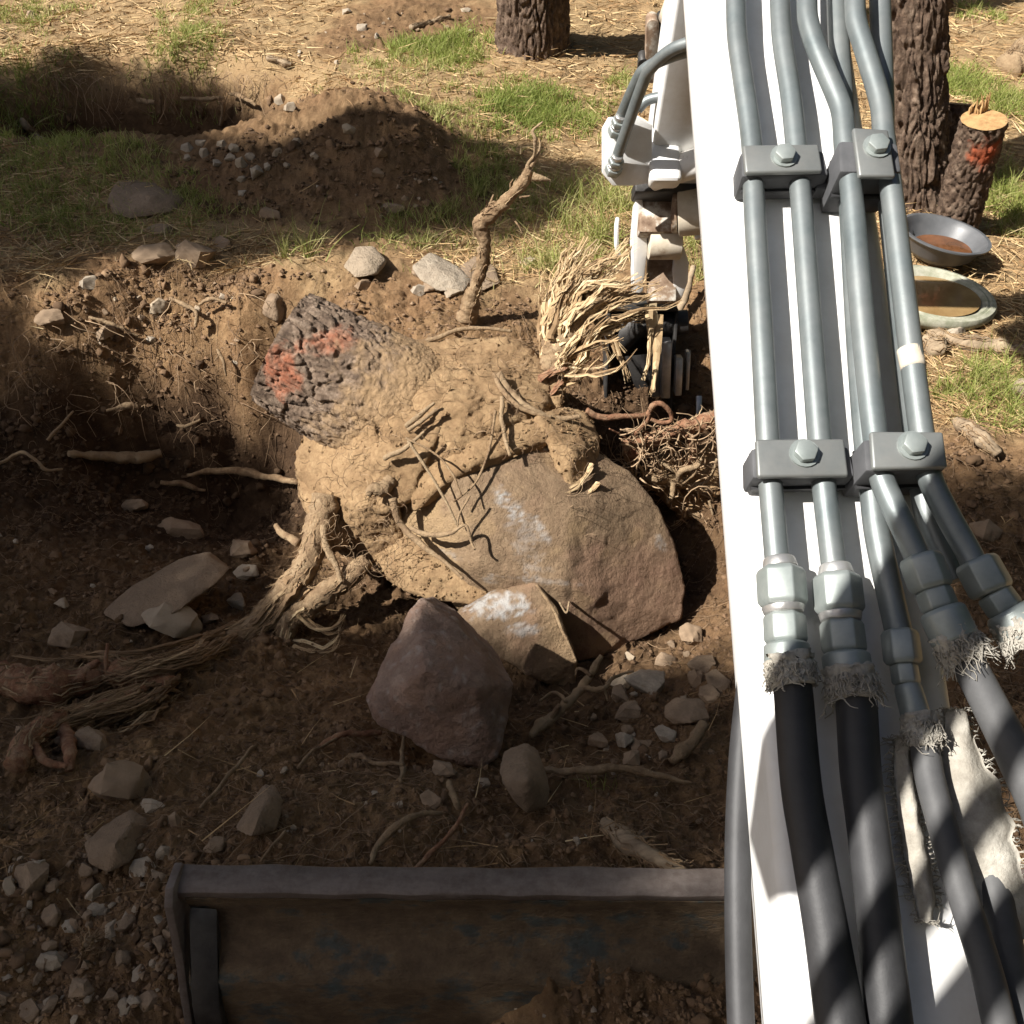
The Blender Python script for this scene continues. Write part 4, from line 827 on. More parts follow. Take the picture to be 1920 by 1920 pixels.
for (x, y, ww, hh, lab, mt) in [
    (284, 1521, 52, 30, 'small pale stone above the large angular tan rock', 'rock_grey'), (333, 1546, 36, 42, 'small upright reddish stone right of the large tan rock', 'rock'),
    (62, 1660, 82, 80, 'dull brown rock at the far left above the rubble', 'rock'), (268, 1634, 66, 46, 'speckled light grey stone touching the blade corner', 'rock_grey'),
    (299, 1652, 38, 30, 'small tan stone tucked against the blade end', 'rock'), (182, 1716, 42, 46, 'pale oval stone in the rubble left of the blade', 'rock_grey'),
    (98, 1728, 52, 44, 'flat brown stone left of the pale oval stone', 'rock'), (138, 1742, 36, 42, 'smooth brown stone just below the flat stone', 'rock'),
    (98, 1812, 58, 56, 'squarish grey-brown stone low in the left rubble', 'rock_grey'), (233, 1804, 36, 48, 'narrow upright stone near the blade side plate', 'rock'),
    (284, 1886, 54, 42, 'mossy brown stone at the bottom beside the blade', 'rock'), (153, 1866, 60, 46, 'dusty slab stone low left of the blade', 'rock'),
    (208, 1874, 36, 36, 'round dusty stone between slab and mossy stone', 'rock'), (406, 1596, 46, 36, 'crumbly stone just behind the blade lip', 'rock'),
    (40, 1826, 24, 20, 'tiny pale pebble left of the squarish stone', 'rock_grey'), (288, 1812, 20, 20, 'little white pebble against the blade side plate', 'rock_grey'),
    (56, 1905, 50, 50, 'grey stone in the bottom left corner', 'rock'), (228, 1492, 110, 110, 'big soil-caked block sloping towards the tan rock', 'rock'),
    (808, 1510, 52, 38, 'small block left of the standing brown rock', 'rock'), (833, 1452, 62, 38, 'dark stone under the tip of the triangular rock', 'rock'),
    (1124, 1398, 46, 42, 'two-toned stone right of the dark gap', 'rock'), (1171, 1396, 38, 50, 'speckled oval stone standing between two stones', 'rock_grey'),
    (1210, 1402, 40, 26, 'small flat stone right of the speckled oval stone', 'rock'), (1248, 1384, 52, 34, 'grey stone low against the shaded bank near the boom', 'rock_grey'),
    (1318, 1256, 62, 48, 'ochre stone wedged close to the boom edge', 'rock'), (1345, 1290, 60, 50, 'brown stone partly hidden by the boom edge', 'rock'),
    (908, 1475, 32, 26, 'small grey stone left of the standing brown rock', 'rock_grey'), (1285, 1350, 104, 66, 'soil-covered block below the ochre stone', 'rock'),
    (1290, 1205, 60, 60, 'dark rock in shadow right of the boulder', 'rock'), (1215, 1290, 90, 60, 'pale-edged rock in the dark gap below the boulder', 'rock_grey'), (1180, 1345, 60, 50, 'low rock in deep shade below the boulder', 'rock'),
    (322, 1185, 112, 84, 'knobbly crusted rock below the long slab', 'rock_grey'), (336, 1003, 104, 50, 'ochre-stained rock on the pit floor', 'rock'),
    (456, 1040, 66, 46, 'brown rock between slab and stump root', 'rock'), (462, 1080, 60, 34, 'tan rock splashed with splinters beside the slab', 'rock_grey'),
    (445, 1138, 42, 54, 'blue-white crusted rock behind the frayed root', 'rock_grey'), (394, 1168, 38, 32, 'small dark rock left of the blue-white rock', 'rock'),
    (128, 1205, 96, 66, 'black shaded rock at the left of the pit', 'rock'), (255, 955, 60, 36, 'half buried stone in the pit wall shadow', 'rock'),
    (298, 582, 48, 46, 'jutting tan stone in the sunlit bank', 'rock_grey'), (195, 630, 56, 40, 'soil-coated stone at the left end of the sunlit bank', 'rock'), (255, 1330, 54, 44, 'grey stone under the fibrous root', 'rock'), (175, 1400, 80, 60, 'rounded clod-like stone below the fibrous root', 'rock'),
    (795, 520, 62, 36, 'brown stone in front of the largest grey rock', 'rock'), (785, 550, 30, 30, 'little pale stone leftmost in the front row by the root', 'rock_grey'),
    (812, 545, 40, 32, 'little brown stone in the middle of the front row', 'rock'), (850, 556, 38, 32, 'little bright stone touching the upright root', 'rock_grey'), (680, 540, 32, 28, 'small stone below the angular tan rock', 'rock'),
    (285, 492, 100, 60, 'flat shaded rock on the left part of the rim', 'rock'), (362, 490, 100, 64, 'broad shaded rock right of the flat one on the rim', 'rock'),
    (300, 442, 64, 32, 'shaded rock in the grass above the rim rocks', 'rock'), (415, 466, 56, 32, 'low shaded rock right of the broad rim rock', 'rock'), (95, 612, 70, 44, 'dim rock on the left rim in shade', 'rock'),
    (168, 540, 40, 34, 'small grey rock left of the flat rim rock', 'rock_grey'), (992, 500, 36, 34, 'round tan stone in the dry grass', 'rock_grey'), (650, 28, 20, 18, 'pale stone at the top edge among the needles', 'rock_grey'),
    (680, 56, 26, 24, 'pale brown stone near the fallen stick at the top', 'rock_grey'), (60, 34, 30, 22, 'tan stone in the top left corner', 'rock'), (872, 22, 22, 14, 'flat pale stone near the top centre', 'rock_grey'),
    (530, 192, 34, 24, 'pale stone at the right end of the old hole', 'rock_grey'), (545, 215, 26, 22, 'second pale stone at the right end of the old hole', 'rock_grey'),
    (710, 300, 40, 30, 'stone on the right slope of the earth mound', 'rock'), (706, 335, 32, 32, 'upright stone below the one on the mound slope', 'rock'), (735, 395, 60, 20, 'dark flat stone at the mound foot', 'rock'), (510, 410, 50, 36, 'half hidden rock at the left foot of the mound', 'rock'),
    (1790, 636, 48, 50, 'pale angular stone beside the brown basin', 'rock_grey'), (1912, 742, 50, 70, 'tan rock at the right picture edge by the grass', 'rock_grey'), (1735, 100 + 18, 1, 1, None, None), (1850, 1010, 70, 60, 'brown rock in shade right of the boom', 'rock')]:
    if lab: stone(x, y, ww, hh, lab, mat=mt); LAND.append((x, y, shortname(lab)))
LAND += [(825, 1290, 'large reddish triangular rock'), (985, 1470, 'blocky brown rock'), (208, 1592, 'large angular tan rock'), (482, 1532, 'pointed brown rock'), (320, 1100, 'long flat slab'), (270, 365, 'large rounded boulder'), (515, 560, 'round brown stone on the pit edge'), (682, 490, 'angular tan rock on the rim'), (700, 1640, 'left half of the blade lip'), (1150, 1640, 'right half of the blade lip')]
_c = {}
for q in LAND: _c[q[2]] = _c.get(q[2], 0) + 1
LAND = [q for q in LAND if q[2] and _c[q[2]] == 1 and len(q[2].split()) > 1]
for (x, y, ww, hh) in [(355, 282, 34, 26), (385, 292, 30, 24), (378, 276, 26, 20), (420, 278, 30, 22), (432, 302, 30, 26), (455, 312, 30, 28), (404, 312, 28, 22), (482, 332, 26, 40), (455, 340, 24, 18), (655, 250, 36, 24), (440, 285, 26, 22), (470, 300, 28, 24), (500, 320, 22, 20), (520, 290, 24, 20), (350, 300, 22, 18), (560, 270, 26, 18), (590, 300, 22, 18), (455, 365, 22, 18)]:
    stone(x, y, ww, hh, near_label(x, y, ww, 'rock_grey') or 'fist-sized stone in the row tumbled down the shaded earth mound', 'stone', 'rock_grey', group='stones on the earth mound', cat='stone')

def scatter_stones(n, poly, smin, smax, label, group, mats=('rock', 'rock_grey'), seed=1, avoid=()):
    rg = np.random.default_rng(seed); xs = [p[0] for p in poly]; ys = [p[1] for p in poly]; k = 0; tries = 0
    while k < n and tries < n * 20:
        tries += 1; x, y = rg.uniform(min(xs), max(xs)), rg.uniform(min(ys), max(ys))
        if not inpoly(np.array([x]), np.array([y]), poly)[0]: continue
        ww = smin + (smax - smin) * rg.random() ** 2.2; mt = mats[0] if rg.random() < .55 else mats[1]; stone(x, y, ww, ww * rg.uniform(.55, .95), near_label(x, y, ww, mt) or label, 'stone', mt, rot=rg.uniform(-3, 3), group=group, seed=int(rg.integers(0, 99)), sink=.35, cat='stone'); k += 1
scatter_stones(110, [(0, 1620), (120, 1560), (330, 1600), (330, 1700), (380, 1920), (0, 1920)], 10, 46, 'small loose stone in the rubble heap left of the blade', 'rubble left of the blade', seed=2)
scatter_stones(36, [(560, 1420), (1340, 1340), (1340, 1600), (400, 1600), (330, 1500)], 9, 28, 'small stone in the loose soil between triangular rock and blade', 'stones in the soil before the blade', seed=3)
scatter_stones(28, [(1090, 1250), (1340, 1180), (1345, 1420), (1130, 1440)], 16, 60, 'brown stone in the shaded heap between boulder and boom', 'stones between boulder and boom', seed=4)
scatter_stones(30, [(0, 900), (500, 960), (420, 1250), (0, 1450)], 9, 34, 'small stone on the dark pit floor', 'stones on the pit floor', seed=5)
scatter_stones(22, [(150, 560), (470, 550), (460, 720), (180, 680)], 9, 26, 'small stone stuck in the sunlit earth bank', 'stones in the earth bank', seed=6)
scatter_stones(24, [(560, 20), (900, 10), (900, 90), (700, 130), (560, 110)], 7, 16, 'small stone among needles near the top of the slope', 'stones on the far slope', seed=7, mats=('rock_grey', 'rock'))
scatter_stones(26, [(860, 1790), (1350, 1740), (1350, 1910), (900, 1910)], 8, 26, 'small stone on the soil heaped against the blade', 'stones on the soil behind the blade', seed=8)
scatter_stones(14, [(520, 300), (860, 320), (830, 420), (560, 440)], 8, 20, 'small stone on the foot of the shaded mound', 'stones at the mound foot', seed=9)

# ================================================================== overturned stump
sb = PY(760, 800, 2.98)
stump = thing('tree_stump', (sb[0], sb[1], -.5), 'overturned pine stump with soil-caked root ball gripping the boulder', 'stump')
base = PY(775, 790, 2.98); rim = base + np.array([-.86, .21, .45]) * .545; axd = nrm(rim - base)
V, Fc, X = bark_cyl([(*(base - axd * .02), .22), (*(base + axd * .03), .262), (*(base + axd * .18), .256), (*(base + axd * .40), .230), (*rim, .215)], 71, 320, 190, (.034, .10), .018)
pp = pix(V); nz = fbm(V * 25, 4, 72)
def elp(cx, cy, rx, ry, r=0.):
    c, s = math.cos(r), math.sin(r); u = (pp[:, 0] - cx) * c + (pp[:, 1] - cy) * s; v = -(pp[:, 0] - cx) * s + (pp[:, 1] - cy) * c; return (u / rx) ** 2 + (v / ry) ** 2
pm = np.maximum(sstep(1.1, .3, elp(530, 695, 34, 62, -.35) + nz * 1.3), .8 * sstep(1.1, .3, elp(612, 640, 64, 30, -.2) + nz * 1.3)) * .62 * (.6 + .4 * sstep(-.2, .25, fbm(V * 60, 2, 73)))
dd = (V - base) @ axd; so = sstep(.34, .10, dd + nz * .22) * .8
sb_ = np.clip(so * 1.25, 0, 1)[:, None]; V = V * (1 - sb_) + (LASTV0 + (LASTV0 - (base + np.outer(dd, axd))) * (.03 * fbm(V * 16, 3, 74) + .02 * fbm(V * 70, 3, 75, .7))[:, None]) * sb_ + (V - LASTV0) * .15 * sb_
obj('trunk', V, Fc, M['bark_grey'], stump, attrs={'paint': pm * (1 - so), 'soilm': so})
th = np.arange(60) * 2 * math.pi / 60; a = nrm(np.cross(axd, [0, 0, 1])); bq = np.cross(axd, a)
V = np.array([rim + axd * .001] + [rim - axd * .004 + (math.cos(t) * a + math.sin(t) * bq) * .208 for t in th]); obj('cut_face', V, [(0, 1 + j, 1 + (j + 1) % 60) for j in range(60)], M['cutwood'], stump)
# soil-caked root ball
def ball(pts, seed, name, amp, tgt, back, label=None, freq=5, shrink=.85, bd=(0, .8, -.5), rnd=4):
    Pf = np.array([PY(*p) for p in pts]); c = Pf.mean(0); Pb = c + (Pf - c) * shrink + nrm(bd) * back
    V, Fc = hull_mesh(np.vstack([Pf, Pb]), tgt, rnd, seed, amp, freq, facets=0)
    n = V - c; n /= np.linalg.norm(n, axis=1)[:, None]; V = V + n * (np.abs(fbm(V * 12, 4, seed + 1)) * amp * .9 + fbm(V * 26, 3, seed + 2, .6) * amp * .5 + fbm(V * 85, 3, seed + 3, .75) * amp * .42)[:, None]
    o = obj(name, V, Fc, M['soilball'], stump)
    if label: o['label'] = label
    return o
ball([(552, 850, 2.88), (560, 930, 2.80), (590, 990, 2.72), (650, 1040, 2.64), (720, 1075, 2.58), (765, 1040, 2.56), (745, 960, 2.58), (742, 890, 2.62), (700, 800, 2.72), (640, 790, 2.84), (600, 780, 2.95), (690, 950, 2.58)], 81, 'root_ball', .024, .0095, .42, 'dry pale soil caked on the left of the root ball')
ball([(640, 780, 2.86), (700, 700, 3.02), (780, 640, 3.12), (870, 632, 3.14), (960, 640, 3.14), (1010, 670, 3.1), (1060, 740, 2.98), (1010, 800, 2.80), (950, 790, 2.74), (850, 850, 2.64), (760, 890, 2.62), (700, 880, 2.66), (820, 740, 2.80), (930, 720, 2.90)], 83, 'root_ball', .024, .0095, .42, 'dry pale soil crest between trunk and boulder')
ball([(600, 800, 2.90), (680, 770, 2.90), (760, 760, 2.82), (820, 800, 2.72), (800, 860, 2.62), (780, 930, 2.56), (720, 960, 2.56), (640, 940, 2.66), (590, 880, 2.80), (710, 850, 2.64)], 82, 'root_ball', .020, .0095, .42, 'soil packed between the trunk and the left edge of the boulder')
ball([(600, 960, 2.72), (560, 900, 2.84), (640, 930, 2.68), (650, 1020, 2.60), (610, 1040, 2.56), (590, 1010, 2.62)], 84, 'root_ball', .014, .0085, .2, 'soil-coated neck where the left root leaves the stump')
ball([(750, 890, 2.62), (800, 838, 2.70), (900, 802, 2.745), (1000, 788, 2.775), (1055, 815, 2.745), (960, 838, 2.665), (880, 872, 2.585), (820, 915, 2.545), (775, 960, 2.525)], 86, 'root_ball', .011, .0085, .14, 'thin crust of soil over the upper left of the boulder')
ball([(1010, 790, 2.76), (1060, 770, 2.88), (1100, 780, 2.88), (1122, 830, 2.80), (1118, 890, 2.70), (1090, 935, 2.60), (1060, 900, 2.60), (1075, 850, 2.66)], 85, 'root_ball', .018, .0085, .16, 'soil shoulder hanging over the right of the boulder')
ball([(700, 1040, 2.56), (760, 1010, 2.52), (800, 1060, 2.44), (860, 1100, 2.38), (960, 1105, 2.37), (900, 1135, 2.34), (800, 1120, 2.40), (740, 1100, 2.46)], 87, 'root_ball', .016, .0085, .12, 'crumbling reddish soil below the left of the boulder')
ball([(990, 700, 3.05), (1040, 650, 3.16), (1060, 690, 3.06), (1050, 760, 2.92), (1010, 770, 2.90)], 89, 'root_collar', .012, .012, .14, 'smooth soil-dusted collar of the torn root')

def rootv(pts, seed, sides=8, jit=.006, lump=.15, n=None, fluted=0):
    """pts (px,py,Y,r_px) -> tube verts"""
    P = []
    for p in pts: q = PY(p[0], p[1], p[2]); P.append(np.r_[q, px2m(p[3], q)])
    P = np.array(P); sides = sides + 2; n = int((n or max(8, 7 * len(P))) * 1.6); P = resample(P, n); P[:, :3] += np.stack([fbm(P[:, :3] * 14, 2, seed + k) for k in range(3)], 1) * jit
    P[:, 3] *= 1 + lump * fbm(P[:, :3] * 22, 2, seed + 7); V, Fc = tube(P, .01, sides, spline=False)
    c = np.repeat(P[:, :3], sides, 0); d = V - c
    V = c + d * (1 + .34 * fbm(V * 70, 3, seed + 9, .65) + (fluted * np.abs(fbm(np.c_[np.tile(np.arange(sides), len(P)) * 1.3, np.repeat(np.arange(len(P)), sides) * .12, np.zeros(len(V))], 3, seed + 5)) if fluted else 0))[:, None]
    global LASTP; LASTP = P
    return V, Fc
LASTP = None
def skin(P, n, seed, parent, mat='fibre_dirty'):
    rg = np.random.default_rng(seed); mb = MB(); N = len(P); T = np.gradient(P[:, :3], axis=0)
    for k in range(n):
        i0 = rg.integers(0, max(1, N - 6)); i1 = min(N, i0 + rg.integers(5, 16)); t = T[i0:i1] / (np.linalg.norm(T[i0:i1], axis=1)[:, None] + 1e-9); a = nrm(rg.normal(0, 1, 3)); d = a - t * (t @ a)[:, None]; d /= np.linalg.norm(d, axis=1)[:, None]
        Q = P[i0:i1, :3] + d * (P[i0:i1, 3:] * rg.uniform(.96, 1.12)) + rg.normal(0, .0012, (i1 - i0, 3)); lift = np.linspace(0, 1, i1 - i0)[:, None] ** 4 * rg.uniform(0, .03); Q = Q + d * lift
        r = rg.uniform(.0012, .0042) * np.linspace(1, .3, i1 - i0); V, Fc = tube(np.c_[Q, r], .002, 4, spline=False, ell=.5); mb.add(V, Fc, np.clip(rg.normal(.35, .25), 0, 1))
    V, Fc, A = mb.get(); o = obj('torn_bark', V, Fc, M[mat], parent, attrs=A, smooth=False); return o
def hitY(x, y, lift=0.):
    q = hit(x, y); return q[1] - lift
def fibres(guides, n, seed, spread, wmin=.0012, wmax=.004, Lr=(.45, 1.), twist=.25, flat=.35, bun=None):
    """torn wood along pixel guides: fibres gathered in bundles, a few thick flakes, many thin strands"""
    rg = np.random.default_rng(seed); mb = MB(); G = [resample(np.array([PY(*p) for p in g]), 30) for g in guides]; nb = bun or max(4, n // 14)
    for b_ in range(nb):
        g = G[b_ % len(G)]; L = rg.uniform(*Lr); s0 = rg.uniform(0, 1 - L) * rg.random(); i0 = int(s0 * 29); i1 = max(i0 + 4, int((s0 + L) * 29)); c = g[i0:i1 + 1][np.linspace(0, len(g[i0:i1 + 1]) - 1, 12).astype(int)]
        t = np.linspace(0, 1, 12)[:, None]; off = rg.normal(0, 1, 3) * spread; drift = rg.normal(0, 1, 3) * spread * 1.1
        wav = np.stack([fbm(c * 13 + b_ * 3.7, 3, seed + q) for q in range(3)], 1) * spread * 1.1
        C0 = c + off * (.75 + .35 * t) + drift * t ** 2 + wav; var = np.clip(rg.normal(.45, .2), 0, 1); m = max(2, int(n / nb))
        for k in range(m):
            big = k < 2; e = rg.normal(0, 1, 3) * spread * (.08 if big else .22); l1 = 12 if big else rg.integers(5, 13); a0 = rg.integers(0, 12 - l1 + 1)
            P = (C0 + e * (.6 + .7 * t) + np.stack([fbm(C0 * 40 + k, 2, seed + q + k) for q in range(3)], 1) * spread * twist + rg.normal(0, 1, 3) * spread * .25 * t ** 3)[a0:a0 + l1]
            r = (rg.uniform(1.6, 3.2) * wmax if big else rg.uniform(wmin, wmax)) * np.linspace(1, .22, len(P)) * (1 + .3 * fbm(P * 50, 2, seed + k)); V, Fc = tube(np.c_[P, np.abs(r)], .002, 5, spline=False, ell=rg.uniform(.25, .55)); mb.add(V, Fc, np.clip(var + rg.normal(0, .16), 0, 1))
    return mb
# torn, splintered root pulled up by the bucket
g_up = [[(1030, 690, 3.08), (1035, 620, 3.16), (1060, 540, 3.26), (1105, 480, 3.34), (1140, 440, 3.40)], [(1045, 690, 3.06), (1060, 610, 3.14), (1100, 540, 3.22), (1150, 500, 3.28), (1185, 465, 3.32)],
        [(1025, 680, 3.1), (1030, 600, 3.2), (1050, 530, 3.30), (1080, 470, 3.38), (1095, 440, 3.42)], [(1050, 680, 3.04), (1080, 600, 3.1), (1130, 560, 3.14), (1190, 550, 3.16), (1252, 540, 3.18)],
        [(1055, 690, 3.03), (1090, 620, 3.08), (1140, 585, 3.12), (1200, 570, 3.14), (1245, 545, 3.16)], [(1040, 640, 3.08), (1070, 570, 3.16), (1110, 530, 3.2), (1160, 520, 3.22), (1215, 505, 3.26)]]
V, Fc, A = fibres(g_up, 760, 5, .022, .0012, .0046, (.35, 1.), 1.0, bun=54).get(); obj('splintered_root', V, Fc, M['fibre'], stump, attrs=A, smooth=False)['label'] = 'shredded pale root end bristling with torn fibres'
for k, pts in enumerate(([(1038, 700, 3.06, 26), (1045, 640, 3.12, 24), (1075, 560, 3.22, 20), (1120, 500, 3.30, 12)], [(1045, 660, 3.08, 20), (1095, 590, 3.13, 17), (1150, 565, 3.17, 12), (1215, 555, 3.2, 6)])):
    V, Fc = rootv(pts, 400 + k, 14, .004, .2, 40, .25); obj('root', V, Fc, M['root'], stump)
g_dn = [[(1100, 560, 3.16), (1130, 620, 3.10), (1160, 690, 3.04), (1170, 750, 3.0)], [(1120, 590, 3.14), (1145, 640, 3.1), (1165, 680, 3.06), (1175, 710, 3.0)], [(1060, 680, 3.04), (1100, 660, 3.02), (1150, 645, 3.0), (1190, 625, 3.0)],
        [(1060, 700, 3.02), (1100, 700, 3.0), (1150, 690, 2.98), (1180, 655, 3.0)], [(1050, 720, 3.02), (1080, 700, 3.0), (1110, 660, 3.02), (1135, 640, 3.04)]]
V, Fc, A = fibres(g_dn, 130, 6, .014, .0010, .0034, bun=16).get(); obj('splintered_root', V, Fc, M['fibre'], stump, attrs=A, smooth=False)
V, Fc, A = fibres([[(1218, 570, 3.2), (1222, 620, 3.16), (1220, 670, 3.12), (1200, 740, 3.06)], [(1228, 590, 3.2), (1228, 640, 3.14), (1220, 700, 3.08), (1205, 760, 3.04)]], 46, 8, .010, .004, .008, (.7, 1.), .1).get(); obj('splintered_root', V, Fc, M['fibre'], stump, attrs=A, smooth=False)['label'] = 'long pale splinter hanging in front of the bucket'
V, Fc, A = fibres([[(1000, 720, 2.98), (1030, 700, 2.99), (1060, 690, 2.98)], [(1010, 750, 2.95), (1040, 725, 2.96), (1062, 700, 2.96)]], 60, 9, .010, .003, .007).get(); obj('splintered_root', V, Fc, M['redroot'], stump, attrs=A, smooth=False)['label'] = 'broken orange heartwood at the root collar'
# roots of the stump to the left and front
RT_ = [([(612, 930, 2.68, 26), (596, 1000, 2.58, 24), (572, 1060, 2.50, 24), (530, 1120, 2.42, 24), (470, 1180, 2.33, 24), (425, 1205, 2.28, 18)], 'thick stump root sweeping down left into a frayed end', 18, .22),
       ([(690, 1050, 2.52, 14), (650, 1085, 2.46, 18), (590, 1130, 2.40, 20), (545, 1165, 2.34, 18), (530, 1210, 2.28, 14), (520, 1260, 2.22, 10)], 'forked grey stump root beside the thick one', 16, .25),
       ([(606, 985, 2.56, 6), (612, 1030, 2.50, 7), (630, 1060, 2.46, 6), (642, 1090, 2.42, 4)], None, 10, 0), ([(560, 1020, 2.56, 8), (530, 1000, 2.62, 7), (516, 985, 2.66, 5)], None, 8, 0),
       ([(735, 900, 2.60, 12), (715, 920, 2.56, 14), (700, 915, 2.56, 10), (690, 930, 2.54, 6)], None, 10, 0), ([(800, 640, 3.12, 5), (880, 615, 3.16, 4), (960, 622, 3.16, 3)], None, 6, 0)]
for k, (pts, lab, sd, fl) in enumerate(RT_):
    V, Fc = rootv(pts, 500 + 13 * k, sd, .006, .2, 46 if sd > 12 else None, fl); o = obj('root', V, Fc, M['root'], stump)
    if sd > 12: skin(LASTP, 130, 900 + k, o)
    if lab: o['label'] = lab
gl = [[(560, 1075, 2.47), (500, 1150, 2.36), (430, 1205, 2.27), (360, 1240, 2.22), (300, 1290, 2.15)], [(560, 1090, 2.45), (490, 1175, 2.33), (440, 1230, 2.24), (400, 1270, 2.18), (372, 1300, 2.14)], [(540, 1110, 2.42), (470, 1190, 2.30), (400, 1235, 2.22), (340, 1255, 2.2), (270, 1270, 2.2)]]
V, Fc, A = fibres(gl, 260, 15, .018, .0014, .0050, (.45, 1.), .8, bun=20).get(); obj('splintered_root', V, Fc, M['fibre_dirty'], stump, attrs=A, smooth=False)['label'] = 'frayed fibres at the end of the left root'
gl = [[(450, 1200, 2.29), (370, 1250, 2.2), (270, 1310, hitY(270, 1310, .09)), (170, 1345, hitY(170, 1345, .1)), (60, 1395, hitY(60, 1395, .09))], [(430, 1210, 2.27), (340, 1270, 2.16), (260, 1330, hitY(260, 1330, .08)), (180, 1350, hitY(180, 1350, .1)), (100, 1370, hitY(100, 1370, .1))], [(440, 1190, 2.3), (350, 1230, hitY(350, 1230, .1)), (260, 1250, hitY(260, 1250, .1)), (150, 1262, hitY(150, 1262, .1)), (0, 1255, hitY(0, 1255, .08))]]
V, Fc, A = fibres(gl, 460, 25, .022, .001, .0046, (.3, .9), .9, bun=40).get(); obj('splintered_root', V, Fc, M['fibre_dirty'], stump, attrs=A, smooth=False)['label'] = 'long shredded root trailing to the left picture edge'
gl = [[(600, 1125, 2.38), (545, 1170, 2.32), (525, 1230, 2.24), (495, 1290, 2.16)], [(560, 1150, 2.35), (600, 1180, 2.30), (630, 1170, 2.3), (640, 1150, 2.32)], [(540, 1180, 2.3), (520, 1240, 2.22), (540, 1290, 2.16), (560, 1310, 2.14)], [(545, 1200, 2.28), (600, 1210, 2.24), (635, 1190, 2.26), (640, 1165, 2.3)]]
V, Fc, A = fibres(gl, 170, 16, .014, .001, .003).get(); obj('splintered_root', V, Fc, M['fibre'], stump, attrs=A, smooth=False)
# dark thin roots across the soil and boulder face
def thin_on(pts, name, parent, mat, seed, label=None):
    V, Fc = rootv(pts, seed, 6, .004, .2); o = obj(name, V, Fc, M[mat], parent)
    if label: o['label'] = label
    return o
for k, pts in enumerate([
    [(765, 825, 2.60, 3), (800, 880, 2.54, 3), (830, 930, 2.49, 2.5), (858, 985, 2.43, 2.5)], [(760, 820, 2.6, 2), (815, 850, 2.56, 2), (850, 890, 2.5, 2), (866, 930, 2.46, 1.5)],
    [(930, 770, 2.74, 3), (915, 850, 2.62, 2.5), (895, 900, 2.53, 2.5), (872, 925, 2.49, 2), (850, 940, 2.46, 2)], [(770, 990, 2.47, 5), (800, 1003, 2.43, 5), (845, 1000, 2.40, 4), (872, 985, 2.40, 3), (884, 1020, 2.36, 2.5), (890, 1030, 2.34, 2)],
    [(735, 935, 2.53, 8), (750, 980, 2.49, 7), (790, 1020, 2.43, 6), (830, 1050, 2.38, 4), (868, 1085, 2.33, 3)], [(940, 745, 2.80, 4), (943, 800, 2.70, 4), (957, 855, 2.60, 3)],
    [(928, 700, 2.92, 5), (940, 730, 2.86, 5), (970, 760, 2.80, 5), (1000, 775, 2.78, 4), (1035, 782, 2.78, 3)], [(935, 700, 2.92, 8), (960, 740, 2.86, 7), (1000, 770, 2.80, 6), (1050, 785, 2.80, 5), (1090, 780, 2.80, 4)],
    [(720, 860, 2.60, 5), (760, 840, 2.60, 4), (795, 810, 2.63, 3)], [(760, 800, 2.68, 5), (790, 775, 2.72, 5), (815, 755, 2.75, 3)], [(765, 808, 2.66, 4), (800, 782, 2.70, 4), (820, 768, 2.72, 3)],
    [(1005, 1095, 2.26, 3), (1035, 1140, 2.21, 3), (1058, 1190, 2.15, 3), (1080, 1240, 2.11, 2.5)], [(880, 930, 2.46, 2), (862, 960, 2.43, 2), (856, 990, 2.41, 1.5)], [(1050, 1130, 2.23, 2), (1062, 1150, 2.21, 2), (1068, 1128, 2.23, 1.5)]]):
    thin_on(pts, 'rootlet', stump, 'root', 600 + 5 * k)
V, Fc, A = fibres([[(1115, 870, 2.68), (1090, 905, 2.60), (1050, 925, 2.56), (1010, 940, 2.54)], [(1118, 900, 2.64), (1090, 930, 2.58), (1060, 940, 2.54), (1020, 935, 2.54)], [(1095, 930, 2.58), (1085, 970, 2.50), (1095, 1010, 2.46), (1092, 1050, 2.42)], [(1080, 940, 2.56), (1075, 990, 2.48), (1070, 1030, 2.44)]], 110, 17, .011, .001, .0034).get(); obj('splintered_root', V, Fc, M['fibre'], stump, attrs=A, smooth=False)
rg = np.random.default_rng(77); mb = MB()
for k in range(620):      # hairlike rootlets clinging to the soil ball
    x, y = rg.uniform(580, 1110), rg.uniform(640, 1080); q = None
    Y0 = np.interp(y, [640, 800, 900, 1080], [3.08, 2.72, 2.58, 2.42]) - .015; L = rg.uniform(12, 46); a = rg.uniform(0, 6.28)
    if 760 < x < 1060 and y > 850: continue
    pts = [np.r_[PY(x + L * s * math.cos(a + s * 1.2), y + L * s * math.sin(a + s * 1.2), Y0 - .03 * s * rg.random()), .0009] for s in np.linspace(0, 1, 4)]; V, Fc = tube(np.array(pts), .001, 3, n=7); mb.add(V, Fc, rg.random())
V, Fc, A = mb.get(); o = obj('rootlets', V, Fc, M['fineroot'], stump, attrs=A); o['kind'] = 'stuff'

